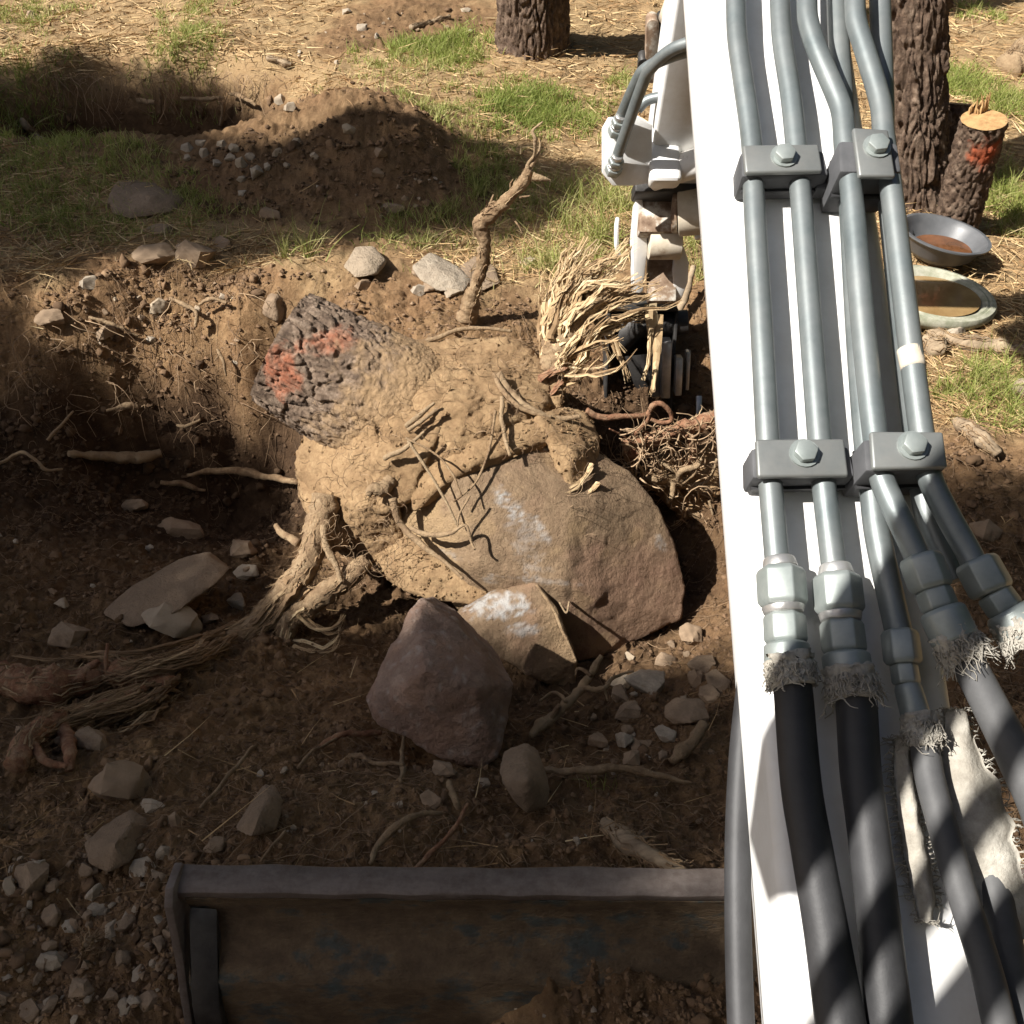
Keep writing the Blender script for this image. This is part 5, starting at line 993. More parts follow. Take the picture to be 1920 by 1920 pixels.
def ball_crumbs():
    rg = np.random.default_rng(321); mb = MB(); T = np.array([[0, 0, 1.], [.95, 0, .1], [-.5, .85, .1], [-.5, -.85, .1], [0, 0, -.8]]); Fb = [(0, 1, 2), (0, 2, 3), (0, 3, 1), (4, 2, 1), (4, 3, 2), (4, 1, 3)]
    for o in [c for c in stump.children if c.name.split('.')[0] in ('root_ball', 'root_collar')]:
        base_ = rootloc(o); V = np.array([v.co[:] for v in o.data.vertices]) + base_; Nn = np.array([v.normal[:] for v in o.data.vertices]); f = (Nn @ (-Fu)) > -.1; idx = np.flatnonzero(f); idx = rg.choice(idx, min(len(idx), 520), replace=False)
        for i in idx: sc_ = .0015 + .008 * rg.random() ** 3.5; mb.add((T * rg.uniform(.6, 1.3, (5, 1)) + rg.normal(0, .2, (5, 3))) * sc_ + V[i] + Nn[i] * sc_ * .2, Fb)
    V, Fc, A = mb.get(); o = obj('soil_crumbs', V, Fc, M['soilball'], stump, smooth=False); o['kind'] = 'stuff'
ball_crumbs()
# ---- roots that stand or lie in the soil
def root_thing(pts, label, mat='root', branches=(), seed=0, sides=10, name='root', cat='root', ground=True, jit=.012):
    """pts (px,py,lift,r_px) ground-anchored or (px,py,Y,r_px)"""
    if ground: pts = [(p[0], p[1], hitY(p[0], p[1], p[2]), p[3]) for p in pts]
    V, Fc = rootv(pts, seed, sides, jit, .5); o0 = center(V)
    if not branches and sides < 12 and name == 'root':
        o = obj(name, V, Fc, M[mat], None, origin=o0); return tag(o, label, cat)
    t = thing(name, o0, label, cat); st__ = obj('stem', V, Fc, M[mat], t)
    if sides > 11 or name != 'root': skin(LASTP, 150 if sides > 14 else 70, seed + 3, st__)
    for k, bq in enumerate(branches):
        if ground: bq = [(p[0], p[1], hitY(p[0], p[1], p[2]), p[3]) for p in bq]
        V, Fc = rootv(bq, seed + 31 * k + 7, 6, jit * .7, .15); obj('side_root', V, Fc, M[mat], t)
    return t
YR = 3.62
up = root_thing([(876, 600, YR + .02, 15), (884, 560, YR, 15), (904, 500, YR, 14), (908, 450, YR, 13), (900, 425, YR, 14), (912, 408, YR, 12), (940, 385, YR - .02, 11), (965, 360, YR - .03, 11), (985, 335, YR - .03, 11), (992, 318, YR - .03, 7)],
    'crooked broken root standing upright above the stump', 'root', [[(988, 330, YR - .03, 6), (992, 308, YR - .03, 4), (1003, 290, YR - .04, 3), (1004, 262, YR - .05, 4), (1000, 245, YR - .04, 3), (1018, 228, YR - .03, 1.5)], [(996, 312, YR - .03, 4), (1010, 290, YR - .03, 3), (1014, 262, YR - .02, 1.5)],
    [(1000, 330, YR - .04, 8), (1016, 334, YR - .05, 6), (1034, 338, YR - .05, 1)], [(912, 410, YR, 3), (918, 385, YR, 3), (925, 365, YR, 1.5)], [(918, 382, YR, 2), (930, 378, YR, 2), (942, 394, YR, 1.5)], [(950, 400, YR, 2), (970, 420, YR - .03, 2), (980, 438, YR - .04, 1.2)], [(960, 362, YR, 2.5), (958, 345, YR, 2), (963, 335, YR, 1)],
    [(912, 520, YR - .02, 3), (930, 528, YR - .03, 2.5), (936, 525, YR - .03, 1)], [(975, 370, YR - .05, 3), (995, 366, YR - .05, 1)]], 700, 14, ground=False, jit=.007)
root_thing([(1166, 842, 3.0, 17), (1195, 838, 3.0, 18), (1235, 822, 3.02, 17), (1275, 808, 3.04, 16), (1315, 795, 3.06, 17), (1350, 785, 3.08, 14)], 'snapped reddish root poking out of the bank beside the boom', 'redroot',
    [[(1100, 770, 2.9, 6), (1130, 783, 2.9, 6), (1175, 780, 2.92, 5), (1212, 778, 2.94, 5), (1225, 760, 2.94, 5), (1240, 757, 2.94, 5), (1255, 770, 2.94, 5), (1258, 788, 2.94, 4), (1240, 792, 2.94, 4), (1220, 785, 2.94, 4)], [(1184, 828, 2.96, 5), (1196, 805, 2.94, 5), (1212, 790, 2.94, 5), (1218, 775, 2.94, 4)],
     [(1188, 830, 2.94, 2), (1165, 815, 2.92, 2), (1142, 803, 2.9, 1.5)], [(1290, 815, 3.0, 6), (1300, 850, 2.98, 6), (1285, 875, 2.96, 5), (1270, 895, 2.95, 6)], [(1205, 826, 2.96, 2), (1208, 810, 2.96, 2), (1225, 818, 2.95, 1.2)]], 720, 14, ground=False, jit=.008)
root_thing([(1204, 894, 2.92, 10), (1230, 898, 2.92, 13), (1265, 902, 2.94, 11), (1300, 915, 2.96, 10), (1350, 930, 3.0, 10)], 'second broken root with hairy tips below the reddish one', 'root',
    [[(1262, 905, 2.9, 6), (1260, 930, 2.88, 5), (1252, 945, 2.87, 3)], [(1270, 900, 2.9, 5), (1280, 880, 2.88, 6), (1305, 875, 2.88, 5), (1315, 860, 2.88, 3)], [(1280, 905, 2.9, 4), (1300, 890, 2.88, 3), (1312, 870, 2.88, 2), (1340, 880, 2.9, 2)], [(1205, 890, 2.9, 3), (1195, 870, 2.88, 2), (1190, 900, 2.86, 1)], [(1300, 912, 2.92, 4), (1330, 900, 2.92, 3), (1345, 860, 2.92, 3)], [(1230, 860, 2.92, 3), (1260, 880, 2.9, 3), (1290, 905, 2.9, 2)]], 740, 12, ground=False, jit=.008)
root_thing([(1290, 960, 2.92, 6), (1320, 972, 2.92, 8), (1350, 970, 2.94, 7)], 'short root with dangling fringe at the boom edge', 'root', [[(1330, 972, 2.9, 3), (1332, 995, 2.88, 3), (1338, 1005, 2.88, 4)], [(1340, 972, 2.9, 3), (1345, 990, 2.9, 3)], [(1330, 940, 2.92, 3), (1336, 960, 2.9, 2), (1338, 970, 2.9, 2)]], 750, 8, ground=False)
mb = MB(); rg = np.random.default_rng(761)      # tangle of thin roots in the bank
for k in range(300):
    x, y = rg.uniform(1160, 1345), rg.uniform(800, 1000)
    if y > 930 and x < 1260: continue
    a = rg.normal(.2, .9); L = rg.uniform(20, 75); c = rg.normal(0, 1.6); Y0 = 2.98 + rg.normal(0, .06); r = rg.uniform(.0012, .0042)
    pts = [np.r_[PY(x + L * s * math.cos(a + c * s), y + L * s * math.sin(a + c * s), Y0 + rg.normal(0, .015)), r * (1.1 - .7 * s)] for s in np.linspace(0, 1, 5)]; V, Fc = tube(np.array(pts), .002, 5, n=10); mb.add(V, Fc, rg.uniform(.4, 1))
tag(mb.build('root_tangle', M['fineroot']), 'tangle of thin dry roots hanging in the bank beside the boom', 'roots', kind='stuff')
V, Fc = hull_mesh(np.vstack([[PY(x, y, Y) for x, y, Y in ((1255, 900, 2.99), (1345, 880, 3.02), (1350, 960, 2.96), (1290, 975, 2.95), (1230, 860, 3.04), (1340, 830, 3.08), (1200, 880, 3.02))], [PY(x, y, Y + .25) for x, y, Y in ((1270, 900, 3), (1340, 960, 2.98), (1340, 840, 3.05))]]), .014, 3, 91, .03, 9)
tag(obj('earth_clod', V, Fc, M['soilball'], None, origin=center(V)), 'root-bound clod of soil jutting from the bank at the boom', 'clod')
root_thing([(1000, 1382, .06, 8), (1030, 1350, .12, 11), (1062, 1318, .18, 10), (1092, 1290, .25, 9), (1110, 1262, .3, 8), (1132, 1228, .36, 6)], 'branching root hanging in the dark gap under the boulder', 'root',
    [[(1108, 1270, .3, 4), (1085, 1258, .3, 3), (1078, 1270, .28, 2)], [(1092, 1290, .26, 5), (1130, 1290, .28, 5), (1160, 1265, .3, 3), (1190, 1258, .3, 2)], [(1062, 1318, .2, 4), (1040, 1300, .22, 3), (1012, 1312, .2, 2)], [(1130, 1288, .28, 3), (1138, 1315, .24, 2)], [(1050, 1325, .18, 5), (1032, 1352, .12, 5), (1022, 1345, .12, 2)]], 770, 10)
# horizontal and rotten roots at the left
root_thing([(-30, 1262, .05, 30), (60, 1285, .07, 32), (140, 1280, .08, 30), (190, 1262, .08, 24), (250, 1265, .07, 22), (320, 1290, .06, 16)], 'thick reddish root lying across the left edge of the pit', 'redroot', [[(150, 1275, .12, 10), (160, 1255, .14, 9), (185, 1240, .14, 5)], [(200, 1265, .10, 6), (198, 1230, .14, 4), (200, 1205, .16, 3)]], 780, 18)
root_thing([(20, 1440, .05, 18), (50, 1390, .09, 22), (95, 1360, .11, 20), (150, 1340, .11, 16), (210, 1315, .09, 12), (270, 1285, .09, 7)], 'rotten hollowed root with crumbly orange wood at the lower left', 'redroot', [[(120, 1365, .08, 16), (130, 1410, .05, 12), (132, 1450, .03, 8)], [(60, 1400, .08, 10), (90, 1430, .05, 8), (125, 1440, .04, 6)]], 790, 16)
mb = fibres([[(300, 1280, hitY(300, 1280, .05)), (200, 1330, hitY(200, 1330, .08)), (100, 1370, hitY(100, 1370, .09)), (30, 1420, hitY(30, 1420, .07))], [(320, 1290, hitY(320, 1290, .05)), (240, 1300, hitY(240, 1300, .08)), (160, 1335, hitY(160, 1335, .1)), (90, 1350, hitY(90, 1350, .1))]], 220, 19, .018, .001, .003)
tag(mb.build('torn_fibres', M['fibre_dirty'], smooth=False), 'matted torn fibres over the rotten root at lower left', 'fibres', kind='stuff')
for k, (pts, lab, mt) in enumerate([
    ([(130, 850, .04, 7), (200, 856, .05, 10), (250, 858, .05, 10), (300, 850, .05, 7)], 'snapped pale root lying across the dark pit wall', 'root'),
    ([(350, 890, .04, 4), (430, 882, .05, 7), (500, 892, .05, 7), (560, 905, .05, 5)], 'pale root running behind the stump in the pit', 'root'),
    ([(-10, 875, .04, 3), (35, 850, .06, 3), (60, 862, .06, 3), (85, 882, .05, 3), (118, 880, .04, 2)], 'thin zigzag root at the left picture edge', 'root'),
    ([(300, 905, .03, 4), (345, 910, .04, 5), (385, 918, .03, 3)], 'short pale twig on the pit floor', 'root'),
    ([(90, 825, .04, 3), (115, 795, .05, 3), (140, 770, .04, 2)], 'thin bent rootlet on the shaded pit wall', 'root'),
    ([(165, 595, .02, 3), (200, 605, .04, 3), (232, 618, .05, 2.5), (262, 632, .04, 2)], 'thin pale root crossing the sunlit bank', 'root'),
    ([(318, 560, .03, 3), (345, 572, .05, 4), (365, 585, .06, 4), (370, 615, .05, 2.5)], 'forked rootlet beside the jutting tan stone', 'root'),
    ([(372, 570, .05, 3), (395, 562, .06, 4), (425, 568, .04, 2.5)], 'short curved rootlet above the bank shadow', 'root'),
    ([(405, 655, .05, 3), (418, 680, .06, 3), (425, 705, .05, 2)], 'straight rootlet sticking from the bank near the stump', 'root'),
    ([(260, 765, .05, 5), (235, 762, .05, 5), (200, 770, .04, 3)], 'pale stub of root below the sunlit bank', 'root'),
    ([(330, 795, .04, 3), (350, 800, .05, 3), (375, 788, .04, 2)], 'small hooked root on the dark pit wall', 'root'),
    ([(600, 1400, .02, 5), (618, 1385, .05, 6), (650, 1376, .07, 6), (710, 1374, .07, 5)], 'pale curved root left of the triangular rock', 'redroot'),
    ([(630, 1432, .03, 3), (665, 1418, .05, 5), (710, 1430, .05, 4), (755, 1440, .04, 3)], 'thin curved root below the triangular rock', 'root'),
    ([(755, 1465, .03, 4), (752, 1420, .08, 5), (758, 1370, .10, 4)], 'upright rootlet against the triangular rock', 'root'),
    ([(690, 1612, .03, 5), (710, 1575, .05, 6), (760, 1540, .06, 6), (830, 1520, .05, 4)], 'winding root before the blade lip', 'root'),
    ([(765, 1630, .03, 4), (815, 1590, .06, 5), (850, 1560, .07, 5), (880, 1505, .08, 3)], 'red twig fanning out near the blade', 'redroot'),
    ([(1020, 1448, .05, 5), (1100, 1445, .06, 8), (1180, 1440, .06, 8), (1240, 1462, .05, 6), (1300, 1470, .03, 4)], 'long root bridging the soil right of the standing rock', 'root'),
    ([(1256, 1430, .03, 10), (1290, 1400, .06, 12), (1325, 1360, .06, 9)], 'dark thick root leaning by the boom', 'root'),
    ([(845, 1470, .05, 5), (850, 1500, .06, 6), (858, 1520, .05, 4)], 'short upright stub between two small stones', 'root'),
    ([(375, 1520, .03, 3), (420, 1460, .06, 4), (480, 1400, .06, 3)], 'slim slanting twig above the pointed rock', 'root'),
    ([(560, 1440, .03, 3), (600, 1400, .06, 3), (650, 1370, .06, 2)], 'thin twig in the brown soil left of the pale root', 'root'),
    ([(530, 1560, .02, 3), (505, 1595, .04, 3), (495, 1615, .03, 2)], 'short twig below the pointed rock', 'root'),
    ([(1268, 590, .05, 6), (1290, 540, .12, 8), (1300, 500, .2, 6)], 'pale stick leaning in the dry grass beside the stick', 'deadwood'),
    ([(300, 210, .02, 3), (302, 185, .10, 3.5), (298, 165, .16, 3)], 'crooked root hanging in the old hole', 'root'),
    ([(255, 190, .10, 4), (290, 190, .12, 4)], 'short pale root stub in the old hole', 'root'), ([(340, 185, .1, 3), (380, 186, .1, 4), (420, 184, .1, 3)], 'level pale root across the wall of the old hole', 'root'), ([(415, 235, .02, 3), (418, 200, .08, 3), (412, 190, .1, 2)], 'dangling root at the right of the old hole', 'root'), ([(318, 200, .06, 3), (330, 215, .05, 2)], 'tiny root hook in the old hole', 'root'), ([(430, 176, .08, 3), (455, 182, .08, 4), (480, 200, .05, 3)], 'slanting root at the right rim of the old hole', 'root')]):
    root_thing(pts, lab, mt, seed=800 + 17 * k, sides=8)
# wood pieces
root_thing([(1140, 1550, .03, 12), (1170, 1580, .05, 19), (1215, 1605, .06, 17), (1285, 1640, .05, 12)], 'thick weathered wood chunk lying behind the blade', 'deadwood', seed=951, sides=14, name='wood_chunk', cat='wood')
root_thing([(775, 50, .03, 5), (805, 44, .04, 6), (842, 32, .04, 4)], 'dark fallen stick on the slope at the top', 'bark', seed=953, name='fallen_stick', cat='stick') if False else None
root_thing([(772, 52, .03, 5), (805, 44, .05, 6), (842, 32, .05, 4)], 'fallen grey stick on the slope left of the pine', 'deadwood', seed=953, name='fallen_stick', cat='stick')
root_thing([(38, 222, .03, 4), (52, 240, .05, 7), (70, 258, .05, 7), (92, 276, .03, 4)], 'curved strip of pale bark in the shaded grass', 'deadwood', seed=957, name='bark_strip', cat='bark')
root_thing([(1742, 624, .02, 8), (1800, 640, .03, 14), (1860, 650, .03, 15), (1930, 662, .03, 12)], 'bleached branch half sunk in needles below the basin', 'deadwood', seed=959, sides=12, name='dead_branch', cat='branch')
root_thing([(1736, 640, .03, 16), (1755, 650, .04, 20), (1772, 655, .03, 12)], 'rough chunk of bark beside the pale angular stone', 'deadwood', seed=961, sides=12, name='bark_chunk', cat='bark')
root_thing([(1795, 790, .04, 10), (1830, 815, .06, 14), (1870, 850, .05, 10)], 'branch in the shade right of the boom', 'deadwood', seed=963, name='dead_branch', cat='branch')
root_thing([(1888, 130, .06, 24), (1930, 105, .08, 28)], 'dark log end at the right picture edge', 'root', seed=965, sides=16, name='fallen_log', cat='log')
root_thing([(150, 1795, .02, 7), (160, 1775, .03, 8), (172, 1755, .02, 5)], 'splinter of pale wood in the rubble left of the blade', 'deadwood', seed=967, name='wood_splinter', cat='wood')
root_thing([(500, 108, .02, 5), (530, 116, .03, 6), (548, 122, .02, 3)], 'pale stick above the right rim of the old hole', 'deadwood', seed=969, name='fallen_stick', cat='stick')

# ================================================================== loose cover: crumbs, needles, grass, fine roots
def vis_points(n, rows, seed):
    """ground points spread over the picture (density per picture area), with some margin"""
    rg = np.random.default_rng(seed); x = rg.uniform(-80, 2000, n); y = rg.uniform(*rows, n); yy = (960 - y) / F_PX; d = Uu[None, :] * yy[:, None] + Fu[None, :] + Ru[None, :] * ((x - 960) / F_PX)[:, None]
    t = -CAMZ / d[:, 2]
    for k in range(6):
        P = Cc + d * t[:, None]; z = rbf(P)[:, 0]; t = t + .7 * ((z - CAMZ) / d[:, 2] - t)
    P = Cc + d * t[:, None]; return P[:, :2], rg
def crumbs(n, rows, smin, smax, seed, name, label):
    xy, rg = vis_points(n, rows, seed); z, dug, mo_shade = terrain(xy); keep = (dug + rg.normal(0, .15, n) > .55) & (fbm(np.c_[xy * 5, z], 3, seed) > -.25); xy, z, mo_shade = xy[keep], z[keep], mo_shade[keep]; n = len(z)
    if name == 'soil_clods':
        bm = bmesh.new(); bmesh.ops.create_icosphere(bm, subdivisions=2, radius=1); T = np.array([v.co[:] for v in bm.verts]); bm.verts.index_update(); Fb = np.array([[v.index for v in f.verts] for f in bm.faces]); bm.free(); m_ = len(T)
        s = (smin + (smax - smin) * rg.random(n) ** 2.6) * np.clip(.55 + np.hypot(xy[:, 0], xy[:, 1]) * .17, .5, 1.5); off = rg.uniform(0, 400, (n, 1, 3)); Q = T[None] * 1.9 + off
        k_ = 1 + 1.25 * fbm(Q.reshape(-1, 3), 4, 7, .75).reshape(n, m_, 1); V = T[None] * k_ * rg.uniform(.55, 1.35, (n, 1, 3)) * s[:, None, None]; V += np.c_[xy, z + s * .12][:, None, :]
        F = (Fb[None] + (np.arange(n) * m_)[:, None, None]).reshape(-1, 3); v = rg.uniform(.05, .6, n) * np.clip(1.0 - 1.1 * mo_shade, .02, 1)  # clod colour drops with damp and the painted pit shade
        return tag(obj(name, V.reshape(-1, 3), F, M['crumb'], attrs={'var': np.repeat(v, m_)}), label, 'soil', kind='stuff')
    T = np.array([[0, 0, 1.], [.95, 0, .2], [.3, .9, .2], [-.77, .55, .2], [-.77, -.55, .2], [.3, -.9, .2], [0, 0, -.8]]); Fb = np.array([[0, 1, 2], [0, 2, 3], [0, 3, 4], [0, 4, 5], [0, 5, 1], [6, 2, 1], [6, 3, 2], [6, 4, 3], [6, 5, 4], [6, 1, 5]])
    dist = np.hypot(xy[:, 0], xy[:, 1]) ; s = (smin + (smax - smin) * rg.random(n) ** 3.5) * np.clip(.55 + dist * .17, .5, 1.5)
    V = T[None] * rg.uniform(.6, 1.3, (n, 7, 1)) + rg.normal(0, .14, (n, 7, 3)); a = rg.uniform(0, 6.28, n); ca, sa = np.cos(a)[:, None], np.sin(a)[:, None]
    V = np.stack([V[..., 0] * ca - V[..., 1] * sa, V[..., 0] * sa + V[..., 1] * ca, V[..., 2] * rg.uniform(.5, 1., (n, 1))], -1) * s[:, None, None]
    V += np.c_[xy, z + s * .35][:, None, :]; F = (Fb[None] + (np.arange(n) * 7)[:, None, None]).reshape(-1, 3); v = np.where(rg.random(n) < .03, .85, rg.uniform(0, .65, n)) * np.clip(1.0 - 1.1 * mo_shade, .02, 1)  # crumbs darkened in colour where the pit is damp and shaded
    tag(obj(name, V.reshape(-1, 3), F, M['crumb'], attrs={'var': np.repeat(v, 7)}, smooth=False), label, 'soil', kind='stuff')
crumbs(80000, (20, 1960), .0018, .012, 1, 'soil_crumbs', 'loose crumbs and clods of brown soil in and around the pit')
crumbs(3800, (20, 1960), .004, .020, 2, 'soil_clods', 'larger clods of brown soil in and around the pit')
def strips(base, d, L, wd, var, name, mat, label, cat, seed, bend=.3, seg=3):
    n = len(base); rg = np.random.default_rng(seed); e = np.cross(d, rg.normal(0, 1, (n, 3))); e /= np.linalg.norm(e, axis=1)[:, None]; g = rg.normal(0, 1, (n, 3)) * bend; g[:, 2] = -np.abs(g[:, 2]) * .8 if seg > 2 else g[:, 2] * .1
    Vs = []
    for k in range(seg + 1):
        t = k / seg; p = base + (d * t + g * t * t * .5) * L[:, None]; w_ = (wd * (1 - .85 * t))[:, None] if seg > 1 else wd[:, None]; Vs += [p - e * w_, p + e * w_]
    V = np.stack(Vs, 1); m = 2 * (seg + 1); Fb = np.array([[2 * k, 2 * k + 1, 2 * k + 3, 2 * k + 2] for k in range(seg)]); F = (Fb[None] + (np.arange(n) * m)[:, None, None]).reshape(-1, 4)
    o = obj(name, V.reshape(-1, 3), F, M[mat], attrs={'var': np.repeat(var, m)}, smooth=False); return tag(o, label, cat, kind='stuff')
xy, rg = vis_points(90000, (-30, 1700), 31); z, dug, mo_shade = terrain(xy); keep = rg.random(len(z)) < np.where(dug < .45, 1., .009 * (mo_shade < .5)); xy, z = xy[keep], z[keep]; n = len(z)
a = rg.uniform(0, 6.28, n); d = np.c_[np.cos(a), np.sin(a), rg.normal(.05, .14, n)]; d /= np.linalg.norm(d, axis=1)[:, None]; dist = np.hypot(xy[:, 0], xy[:, 1])
strips(np.c_[xy, z + .004 + rg.random(n) * .012], d, rg.uniform(.05, .16, n), .0009 + .00042 * dist * rg.uniform(.6, 1.3, n), rg.random(n), 'pine_needles', 'needle', 'dry tan pine needles littering the undisturbed ground', 'needles', 32, .2, 2)
# grass by patches: (px,py,rx,ry,count,height,dryness)
PATCH = [(340, 78, 70, 34, 2600, .10, .45), (820, 92, 90, 34, 5600, .12, .2), (760, 130, 120, 40, 1400, .08, .75), (1000, 212, 95, 34, 6800, .12, .05), (640, 185, 110, 34, 2200, .09, .6), (830, 210, 90, 26, 1400, .08, .6), (60, 30, 80, 30, 1400, .09, .5), (370, 20, 60, 22, 900, .09, .5),
         (70, 235, 110, 40, 2600, .12, .3), (60, 300, 140, 60, 2600, .10, .35), (120, 400, 170, 70, 3600, .10, .4), (230, 290, 90, 40, 1200, .1, .5), (300, 420, 180, 50, 1500, .08, .5), (380, 370, 70, 30, 900, .08, .5), (900, 320, 90, 40, 1600, .1, .5), (820, 420, 140, 60, 2200, .1, .5), (960, 380, 90, 60, 1300, .12, .5), (1090, 420, 80, 60, 900, .24, .55), (1040, 500, 80, 36, 900, .14, .75), (1150, 380, 60, 40, 500, .22, .6), (560, 470, 60, 30, 160, .22, .6),
         (1120, 220, 60, 40, 900, .08, .5), (1170, 160, 30, 20, 500, .1, .4), (1295, 500, 40, 60, 700, .14, .7), (1800, 155, 60, 30, 2200, .12, .2), (1880, 190, 60, 34, 2200, .12, .3), (1870, 370, 70, 50, 2600, .14, .35), (1890, 440, 50, 20, 500, .1, .7), (1850, 300, 60, 50, 700, .12, .7), (1770, 745, 30, 26, 220, .14, .3), (1850, 730, 70, 50, 900, .16, .35), (1900, 780, 60, 40, 500, .14, .35), (1830, 20, 50, 16, 700, .1, .4), (1110, 1478, 30, 8, 16, .12, .3), (1690, 60, 60, 60, 300, .1, .6)]
B = []; Dv = []; Ls = []; Vr = []; rg = np.random.default_rng(55)
for (px_, py_, rx, ry, cnt, hh, dry) in PATCH:
    cnt = max(12, int(cnt * .62)); dry = min(1, dry * .8 + .22); hh = hh * .85
    c = hit(px_, py_); ax_ = px2m(rx, c); ay_ = abs(PZ(px_, py_ - ry, c[2])[1] - PZ(px_, py_ + ry, c[2])[1]) / 2; u = np.clip(rg.normal(0, .55, (cnt, 2)), -1.5, 1.5)
    tuft = rg.normal(0, 1, (max(4, cnt // 28), 2)) * .55; k = rg.integers(0, len(tuft), cnt); mixk = rg.random(cnt) < .7; u = np.where(mixk[:, None], tuft[k] + rg.normal(0, .07, (cnt, 2)), u)
    xy = c[:2] + u * [ax_, ay_]; z, dug, _ = terrain(xy); a = rg.uniform(0, 6.28, cnt); l = rg.normal(0, .55, cnt); d = np.c_[np.cos(a) * l, np.sin(a) * l, np.ones(cnt)]; d /= np.linalg.norm(d, axis=1)[:, None]
    kp = dug < (.75 if py_ < 1000 else 2); B.append(np.c_[xy, z - .004][kp]); Dv.append(d[kp]); Ls.append((rg.uniform(.45, 1.15, cnt) * hh)[kp]); Vr.append(np.clip(rg.normal(dry * .8, .22, cnt), 0, 1)[kp])
B, Dv, Ls, Vr = (np.concatenate(q) for q in (B, Dv, Ls, Vr)); dist = np.hypot(B[:, 0], B[:, 1])
strips(B, Dv, Ls, .0010 + .00034 * dist, Vr, 'grass', 'grass', 'patches of fine green and straw-coloured grass', 'grass', 56, .7, 3)
# fine roots and bits of straw over the dug soil
xy, rg = vis_points(6500, (500, 1640), 61); z, dug, mo_shade = terrain(xy); keep = (dug > .6) & (rg.random(len(z)) > mo_shade * .8); xy, z = xy[keep], z[keep]; mb = MB()
n = len(z); a = rg.uniform(0, 6.28, n)[:, None]; c = rg.normal(0, 1.2, n)[:, None]; L = rg.uniform(.03, .16, n)[:, None]; t_ = np.linspace(0, 1, 7)[None]; r = rg.uniform(.0005, .0015, n)
X_ = xy[:, :1] + L * t_ * np.cos(a + c * t_); Y_ = xy[:, 1:] + L * t_ * np.sin(a + c * t_); Z_ = H(np.c_[X_.ravel(), Y_.ravel()]).reshape(n, 7) + .004 + rg.uniform(0, .035, n)[:, None] * t_ * (1 - t_ * .4)
for k in range(n):
    V, Fc = tube(np.c_[X_[k], Y_[k], Z_[k], r[k] * (1.1 - .6 * t_[0])], .001, 3, spline=False, cap=False); mb.add(V, Fc, rg.random() ** 1.8 * .7)
# rootlets hanging over the rim of the old hole and along the pit walls
for k in range(250):
    if k < 170: p = np.array([rg.uniform(-3.1, -1.4), 6.86 + rg.normal(0, .05), .03]); L = rg.uniform(.05, .32); dn = np.array([rg.normal(0, .3), -.35, -1.])
    else: q = hit(rg.uniform(0, 520), rg.uniform(550, 800)); p = q + [0, -.01, .01]; L = rg.uniform(.05, .2); dn = np.array([rg.normal(0, .8), -.5, -.7])
    t1 = np.linspace(0, 1, 6)[:, None]; P = p + nrm(dn) * L * t1 + np.array([rg.normal(0, .05), -.02, .03]) * np.sin(t1 * 3) + rg.normal(0, .006, (6, 3)); V, Fc = tube(np.c_[P, np.full(6, rg.uniform(.0007, .0022))], .001, 4, spline=False, cap=False); mb.add(V, Fc, rg.random())
V, Fc, A = mb.get(); tag(obj('fine_roots', V, Fc, M['fineroot'], attrs=A), 'hair-thin roots and straw strewn over the dug soil', 'roots', kind='stuff')

# ================================================================== shade: pines standing left of and behind the machine
e1 = nrm(np.cross(S, [0, 0, 1])); e2 = np.cross(S, e1)
def proj(P): P = np.atleast_2d(P); return np.c_[P @ e1, P @ e2]
def poly_px(pts): return [tuple(proj(hit(*p) if len(p) == 2 else PY(*p))[0]) for p in pts]
LIT = [poly_px([(140, 600), (180, 560), (260, 528), (470, 528), (560, 548), (640, 478), (720, 480), (800, 470), (880, 460), (960, 500), (1060, 470), (1130, 400), (1200, 345), (1345, 330), (1345, 1010, 2.9), (1310, 1120, 2.5), (1290, 1200, 2.38), (1150, 1250, 2.26), (1060, 1220, 2.2), (1000, 1150, 2.28), (860, 1110, 2.36), (760, 1060, 2.46), (650, 1060, 2.5), (560, 1040, 2.62), (520, 940, 2.9), (470, 760, 3.25), (400, 760), (280, 690), (170, 650)]),
       poly_px([(-200, 100), (90, 88), (130, 84), (420, 118), (450, 236), (520, 238), (620, 205), (760, 222), (900, 236), (1010, 262), (1190, 290), (1330, 250), (1990, 200), (1990, -200), (-200, -200)]),
       poly_px([(1190, 290), (1190, 560), (1340, 620), (1560, 700), (1740, 700), (1920, 855), (2050, 850), (2050, 150), (1300, 150)]),
       [tuple(proj(p)[0]) for p in (BB(.12, -.65, 0), BB(.12, .68, 0), BB(.42, .68, 0), BB(.42, -.65, 0))],
       [tuple(proj(p)[0]) for p in ((.2, 3.3, 1.5), (.2, 3.3, .2), (.75, 3.5, .2), (.75, 3.0, 1.6))],
       [tuple(proj(PY(*p))[0]) for p in ((850, 610, YR), (850, 400, YR), (960, 215, YR), (1060, 215, YR), (1060, 380, YR), (950, 610, YR))]]
COV = [poly_px([(-250, 110), (90, 98), (140, 92), (410, 126), (440, 242), (520, 245), (620, 210), (760, 230), (900, 245), (1010, 270), (1185, 300), (1185, 350), (1120, 400), (1000, 460), (880, 480), (640, 500), (470, 530), (260, 530), (140, 600), (-250, 600)]),
       poly_px([(-700, 560), (150, 560), (200, 680), (420, 780), (480, 900), (560, 1060), (860, 1130), (1120, 1240), (1345, 1180), (1400, 1960), (-700, 1960)]),
       poly_px([(1745, 700), (2050, 860), (2050, 1500), (1780, 1500), (1780, 900)])]
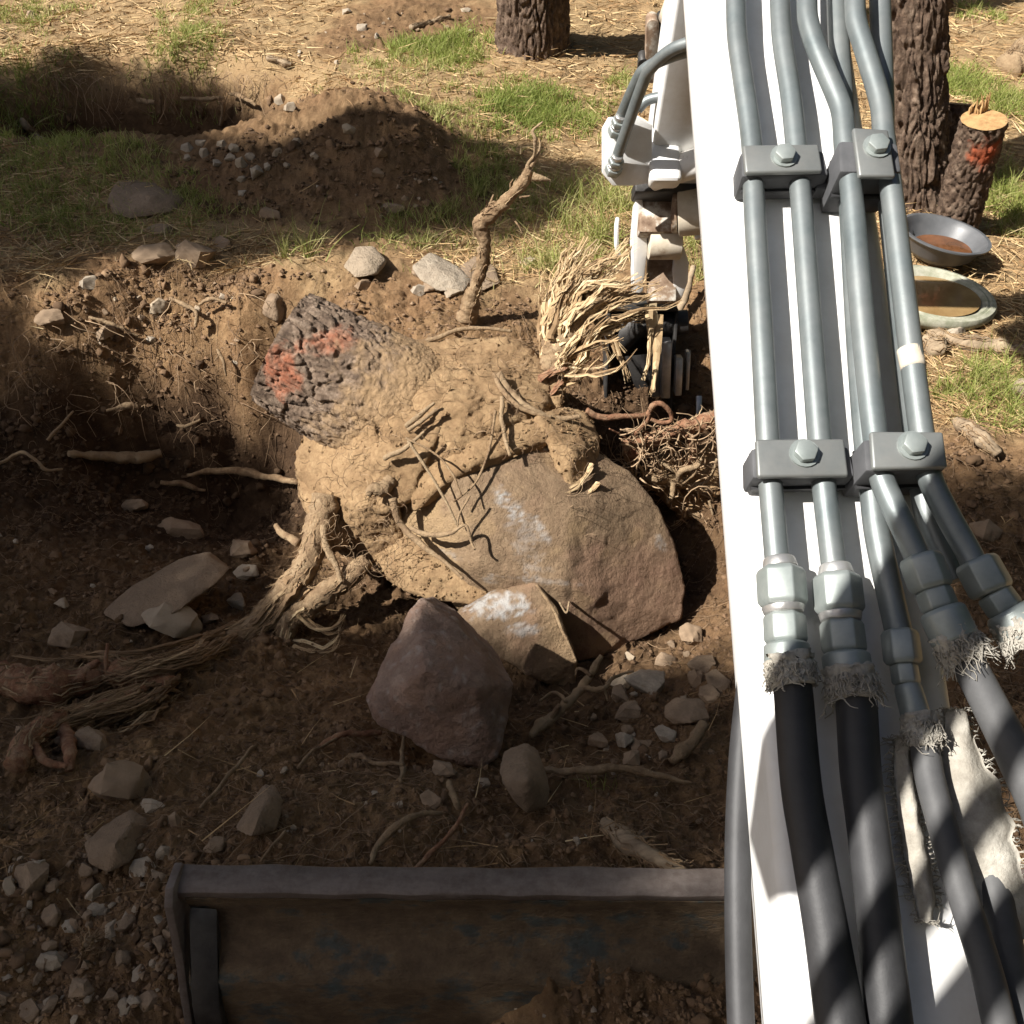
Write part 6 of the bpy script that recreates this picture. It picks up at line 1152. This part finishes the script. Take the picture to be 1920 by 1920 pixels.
def grid_clumps():
    allp = np.concatenate([np.array(c) for c in COV]); lo, hi = allp.min(0) - .2, allp.max(0) + .2; st_ = .125; rg = np.random.default_rng(91)
    ga, gb = np.meshgrid(np.arange(lo[0], hi[0], st_), np.arange(lo[1], hi[1], st_)); ab = np.c_[ga.ravel(), gb.ravel()] + rg.uniform(-.04, .04, (ga.size, 2))
    cov = np.zeros(len(ab), bool); which = np.zeros(len(ab), int)
    for k, c in enumerate(COV):
        m = inpoly(ab[:, 0], ab[:, 1], c); which[m & ~cov] = k; cov |= m
    lit = np.zeros(len(ab), bool); mg = .21
    for c in LIT:
        for dx, dy in ((0, 0), (mg, 0), (-mg, 0), (0, mg), (0, -mg), (mg * .7, mg * .7), (-mg * .7, mg * .7), (mg * .7, -mg * .7), (-mg * .7, -mg * .7)): lit |= inpoly(ab[:, 0] + dx, ab[:, 1] + dy, c)
    ok = cov & ~lit; ab, which = ab[ok], which[ok]; P0 = ab[:, :1] * e1 + ab[:, 1:] * e2      # on the plane through the origin
    zt = rg.uniform(4.6, 7.4, len(ab)); t = (zt - P0[:, 2]) / S[2]; return P0 + S * t[:, None], which
CL, which = grid_clumps()
SH = [('tall pine left of the frame shading the grass and the mound', 301), ('tall pine beside the machine shading the pit floor and blade', 302), ('pine behind the machine shading the ground right of the boom', 303)]
for k, (lab, sd) in enumerate(SH):
    c = CL[which == k]
    if len(c) < 3: continue
    m = c.mean(0); ad = (5.0, .95, 1.30)[k]; bx, by = (m + e1 * (ad - float(m @ e1)))[:2]; pine((bx, by, 0), [(bx, by, -.2, .24), (bx, by, .5, .2), (bx, by, 4, .16), (bx, by, 8.2, .05)], sd, lab, None, clumps=c, zn=60, thn=40)

# pines standing round the clearing, outside the picture: they take away much of the open sky
def forest():
    rg = np.random.default_rng(404); proto = thing('pine_tree', (0, 0, 0), 'pine standing at the edge of the clearing outside the picture', 'pine tree', 'pines round the clearing')
    V, Fc, X = bark_cyl([(0, 0, -.3, .24), (0, 0, 1, .2), (0, 0, 5, .15), (0, 0, 11, .04)], 77, 24, 40); n = len(V); parts = [obj('trunk', V, Fc, M['bark'], proto, attrs={'paint': np.zeros(n), 'soilm': np.zeros(n)})]
    c = []
    for k in range(300):
        z = rg.uniform(1.6, 11.5); r = (.4 + 2.0 * (11.8 - z) / 10) * math.sqrt(rg.random()); a = rg.uniform(0, 6.283); c.append((r * math.cos(a), r * math.sin(a), z))
    V, Fc, A = needle_clumps(c, .5, 46, 405, .34, .03); parts.append(obj('crown', V, Fc, M['pineleaf'], proto, attrs=A, smooth=False))
    spots = [(3.6, -4.2), (6.2, -2.4), (7.6, .6), (7.4, 4.0), (-1.2, -6.0), (1.6, -6.6), (-4.4, -9.5), (9.6, 7.2), (-5.6, 11.6), (-2.2, 14.0), (1.8, 14.6), (5.6, 13.0), (8.6, 10.4), (-9.0, -7.4), (-13.5, 8.5), (11.5, 2.4), (10.2, -2.6)]
    for k, (x, y) in enumerate(spots):
        if k == 0: t = proto
        else:
            t = proto.copy(); COL.objects.link(t)
            for p in parts: q = p.copy(); COL.objects.link(q); q.parent = t
        t.location = (x, y, 0); t.rotation_euler = (0, 0, rg.uniform(0, 6.28)); sc_ = rg.uniform(.85, 1.15); t.scale = (sc_, sc_, sc_)
forest()
